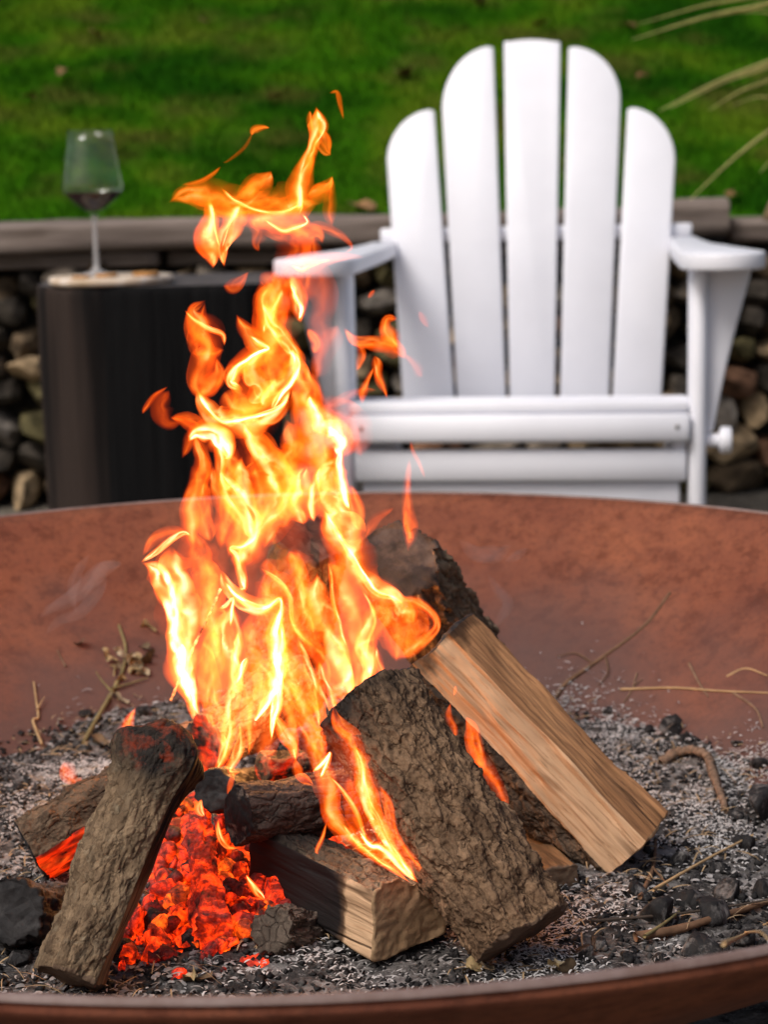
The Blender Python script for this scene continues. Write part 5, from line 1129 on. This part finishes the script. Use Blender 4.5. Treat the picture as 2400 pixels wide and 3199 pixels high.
tongue(4, 'red', 1.235, [(1120, 440, 10), (1160, 540, 40), (1220, 620, 36), (1280, 730, 22), (1312, 840, 4)])
tongue(4, 'red', 1.235, [(1010, 240, 4), (1000, 310, 20), (1030, 380, 20), (1035, 440, 5)])
tongue(4, 'ora', 1.225, [(1035, 150, 4), (1034, 175, 10), (1026, 205, 4)], fold=.3)
# --- roots of the fire between the leaning logs
tongue(3, 'yel', 1.26, [(1240, -150, 20), (1225, 0, 30), (1210, 200, 34), (1185, 400, 26), (1150, 520, 24), (1125, 600, 4)])
tongue(3, 'core', 1.25, [(1460, -200, 10), (1460, 0, 26), (1445, 150, 26), (1415, 280, 18), (1405, 440, 4)])
tongue(3, 'ora', 1.26, [(1330, 0, 30), (1420, 120, 50), (1500, 260, 46), (1530, 420, 26), (1535, 560, 4)])
tongue(3, 'ora', 1.27, [(1050, -100, 30), (1080, 80, 50), (1100, 250, 50), (1150, 420, 40), (1180, 560, 10)])
tongue(3, 'ora', 1.27, [(1300, -60, 40), (1290, 120, 60), (1280, 280, 50), (1300, 400, 30), (1290, 520, 6)])
tongue(3, 'red', 1.28, [(1350, 100, 50), (1380, 260, 70), (1390, 420, 60), (1350, 560, 20)])
tongue(3, 'core', 1.27, [(930, -80, 30), (950, 60, 36), (985, 180, 30), (1020, 280, 6)])
tongue(3, 'ora', 1.25, [(1600, 100, 30), (1640, 260, 44), (1650, 420, 40), (1640, 560, 8)])
tongue(3, 'yel', 1.25, [(1540, -100, 12), (1590, 60, 24), (1640, 220, 24), (1660, 380, 5)])
tongue(3, 'veil', 1.285, [(1280, -100, 90), (1300, 150, 170), (1320, 350, 150), (1350, 540, 40)])
# --- in and round the embers
tongue(3, 'yel', 1.18, [(1045, 740, 6), (1035, 790, 22), (1060, 830, 8)])
tongue(3, 'yel', 1.17, [(1130, 840, 4), (1135, 920, 14), (1180, 985, 12), (1235, 995, 3)], fold=.4, shell=.35)
tongue(3, 'yel', 1.14, [(1275, 1130, 4), (1310, 1190, 20), (1350, 1240, 18), (1375, 1265, 4)], fold=.4)
tongue(3, 'ora', 1.20, [(1215, 600, 5), (1195, 660, 14), (1182, 725, 4)], fold=.4)
tongue(3, 'yel', 1.22, [(1160, 400, 8), (1175, 480, 16), (1140, 560, 22), (1120, 600, 8)])
tongue(3, 'yel', 1.225, [(1240, 340, 5), (1250, 440, 18), (1220, 530, 22), (1180, 600, 20), (1250, 600, 8)])
tongue(3, 'ora', 1.30, [(705, 262, 5), (665, 340, 24), (640, 430, 36), (610, 520, 22), (590, 550, 4)])
lk = thing('flame_lick', 'small loose red flame hovering over the ash beside the left log', 'flame', tuple(at(218, 2455, 1.30)))
FO_s = FO; FO = np.array(at(218, 2455, 1.30))
tongue(3, 'red', 1.30, [(330, 545, 6), (345, 580, 40), (365, 620, 46), (400, 650, 20), (425, 622, 4)], parent=lk, shell=.25); FO = FO_s
print('tongues', tcount)
for (px, py, Y, pw) in ((800, 2250, 1.27, .95), (760, 1950, 1.33, .9), (780, 1500, 1.34, .5)):   # the light the flames give off
    ld = bpy.data.lights.new('flame_light', 'POINT'); ld.energy = pw; ld.color = (1, .42, .10); ld.shadow_soft_size = .05
    lo_ = bpy.data.objects.new('flame_light', ld); COL.objects.link(lo_); lo_.parent = fire; lo_.location = at(px, py, Y)-FO
# ================================================================== SMOKE
def smoke(zm, pts_list, Y, label, dens):
    n = N('smoke'); v = n.n('VolumePrincipled'); v.inputs['Color'].default_value = (.85, .85, .9, 1); v.inputs['Density'].default_value = dens; v.inputs['Anisotropy'].default_value = .2
    n.put(v.outputs[0], n.out.inputs['Volume'])
    global FO
    so = FO; ox, oy, k = ZM[zm]; p = pts_list[0][0]; FO = np.array(at(p[0]/k+ox, p[1]/k+oy, Y))
    t = thing('smoke', label, 'smoke', tuple(FO)); FL['smoke'] = n.m
    for q in pts_list:
        o = tongue(zm, 'smoke', Y, q, parent=t, fold=1.3, shell=.45, depth=1.2, fill=False, name='smoke_wisp')
    FO = so
smoke(8, [[(220, 800, 6), (290, 740, 30), (400, 680, 36), (500, 600, 40), (600, 510, 44), (690, 480, 24), (640, 450, 6)], [(260, 890, 5), (330, 820, 24), (460, 760, 30), (560, 640, 34), (620, 560, 10)], [(440, 780, 6), (420, 640, 24), (450, 520, 26), (520, 420, 8)]], 1.50, 'thin wisps of pale smoke drifting before the left bowl wall', 11)
ZM[5] = (1400, 1500, 1.302)
smoke(5, [[(180, 600, 5), (215, 560, 14), (240, 500, 20), (200, 440, 18), (160, 380, 6)], [(230, 330, 5), (270, 310, 16), (320, 280, 10), (300, 300, 4)], [(40, 240, 5), (120, 300, 24), (200, 300, 24), (260, 260, 8)]], 1.62, 'thin wisps of pale smoke drifting beside the leaning split log', 11)
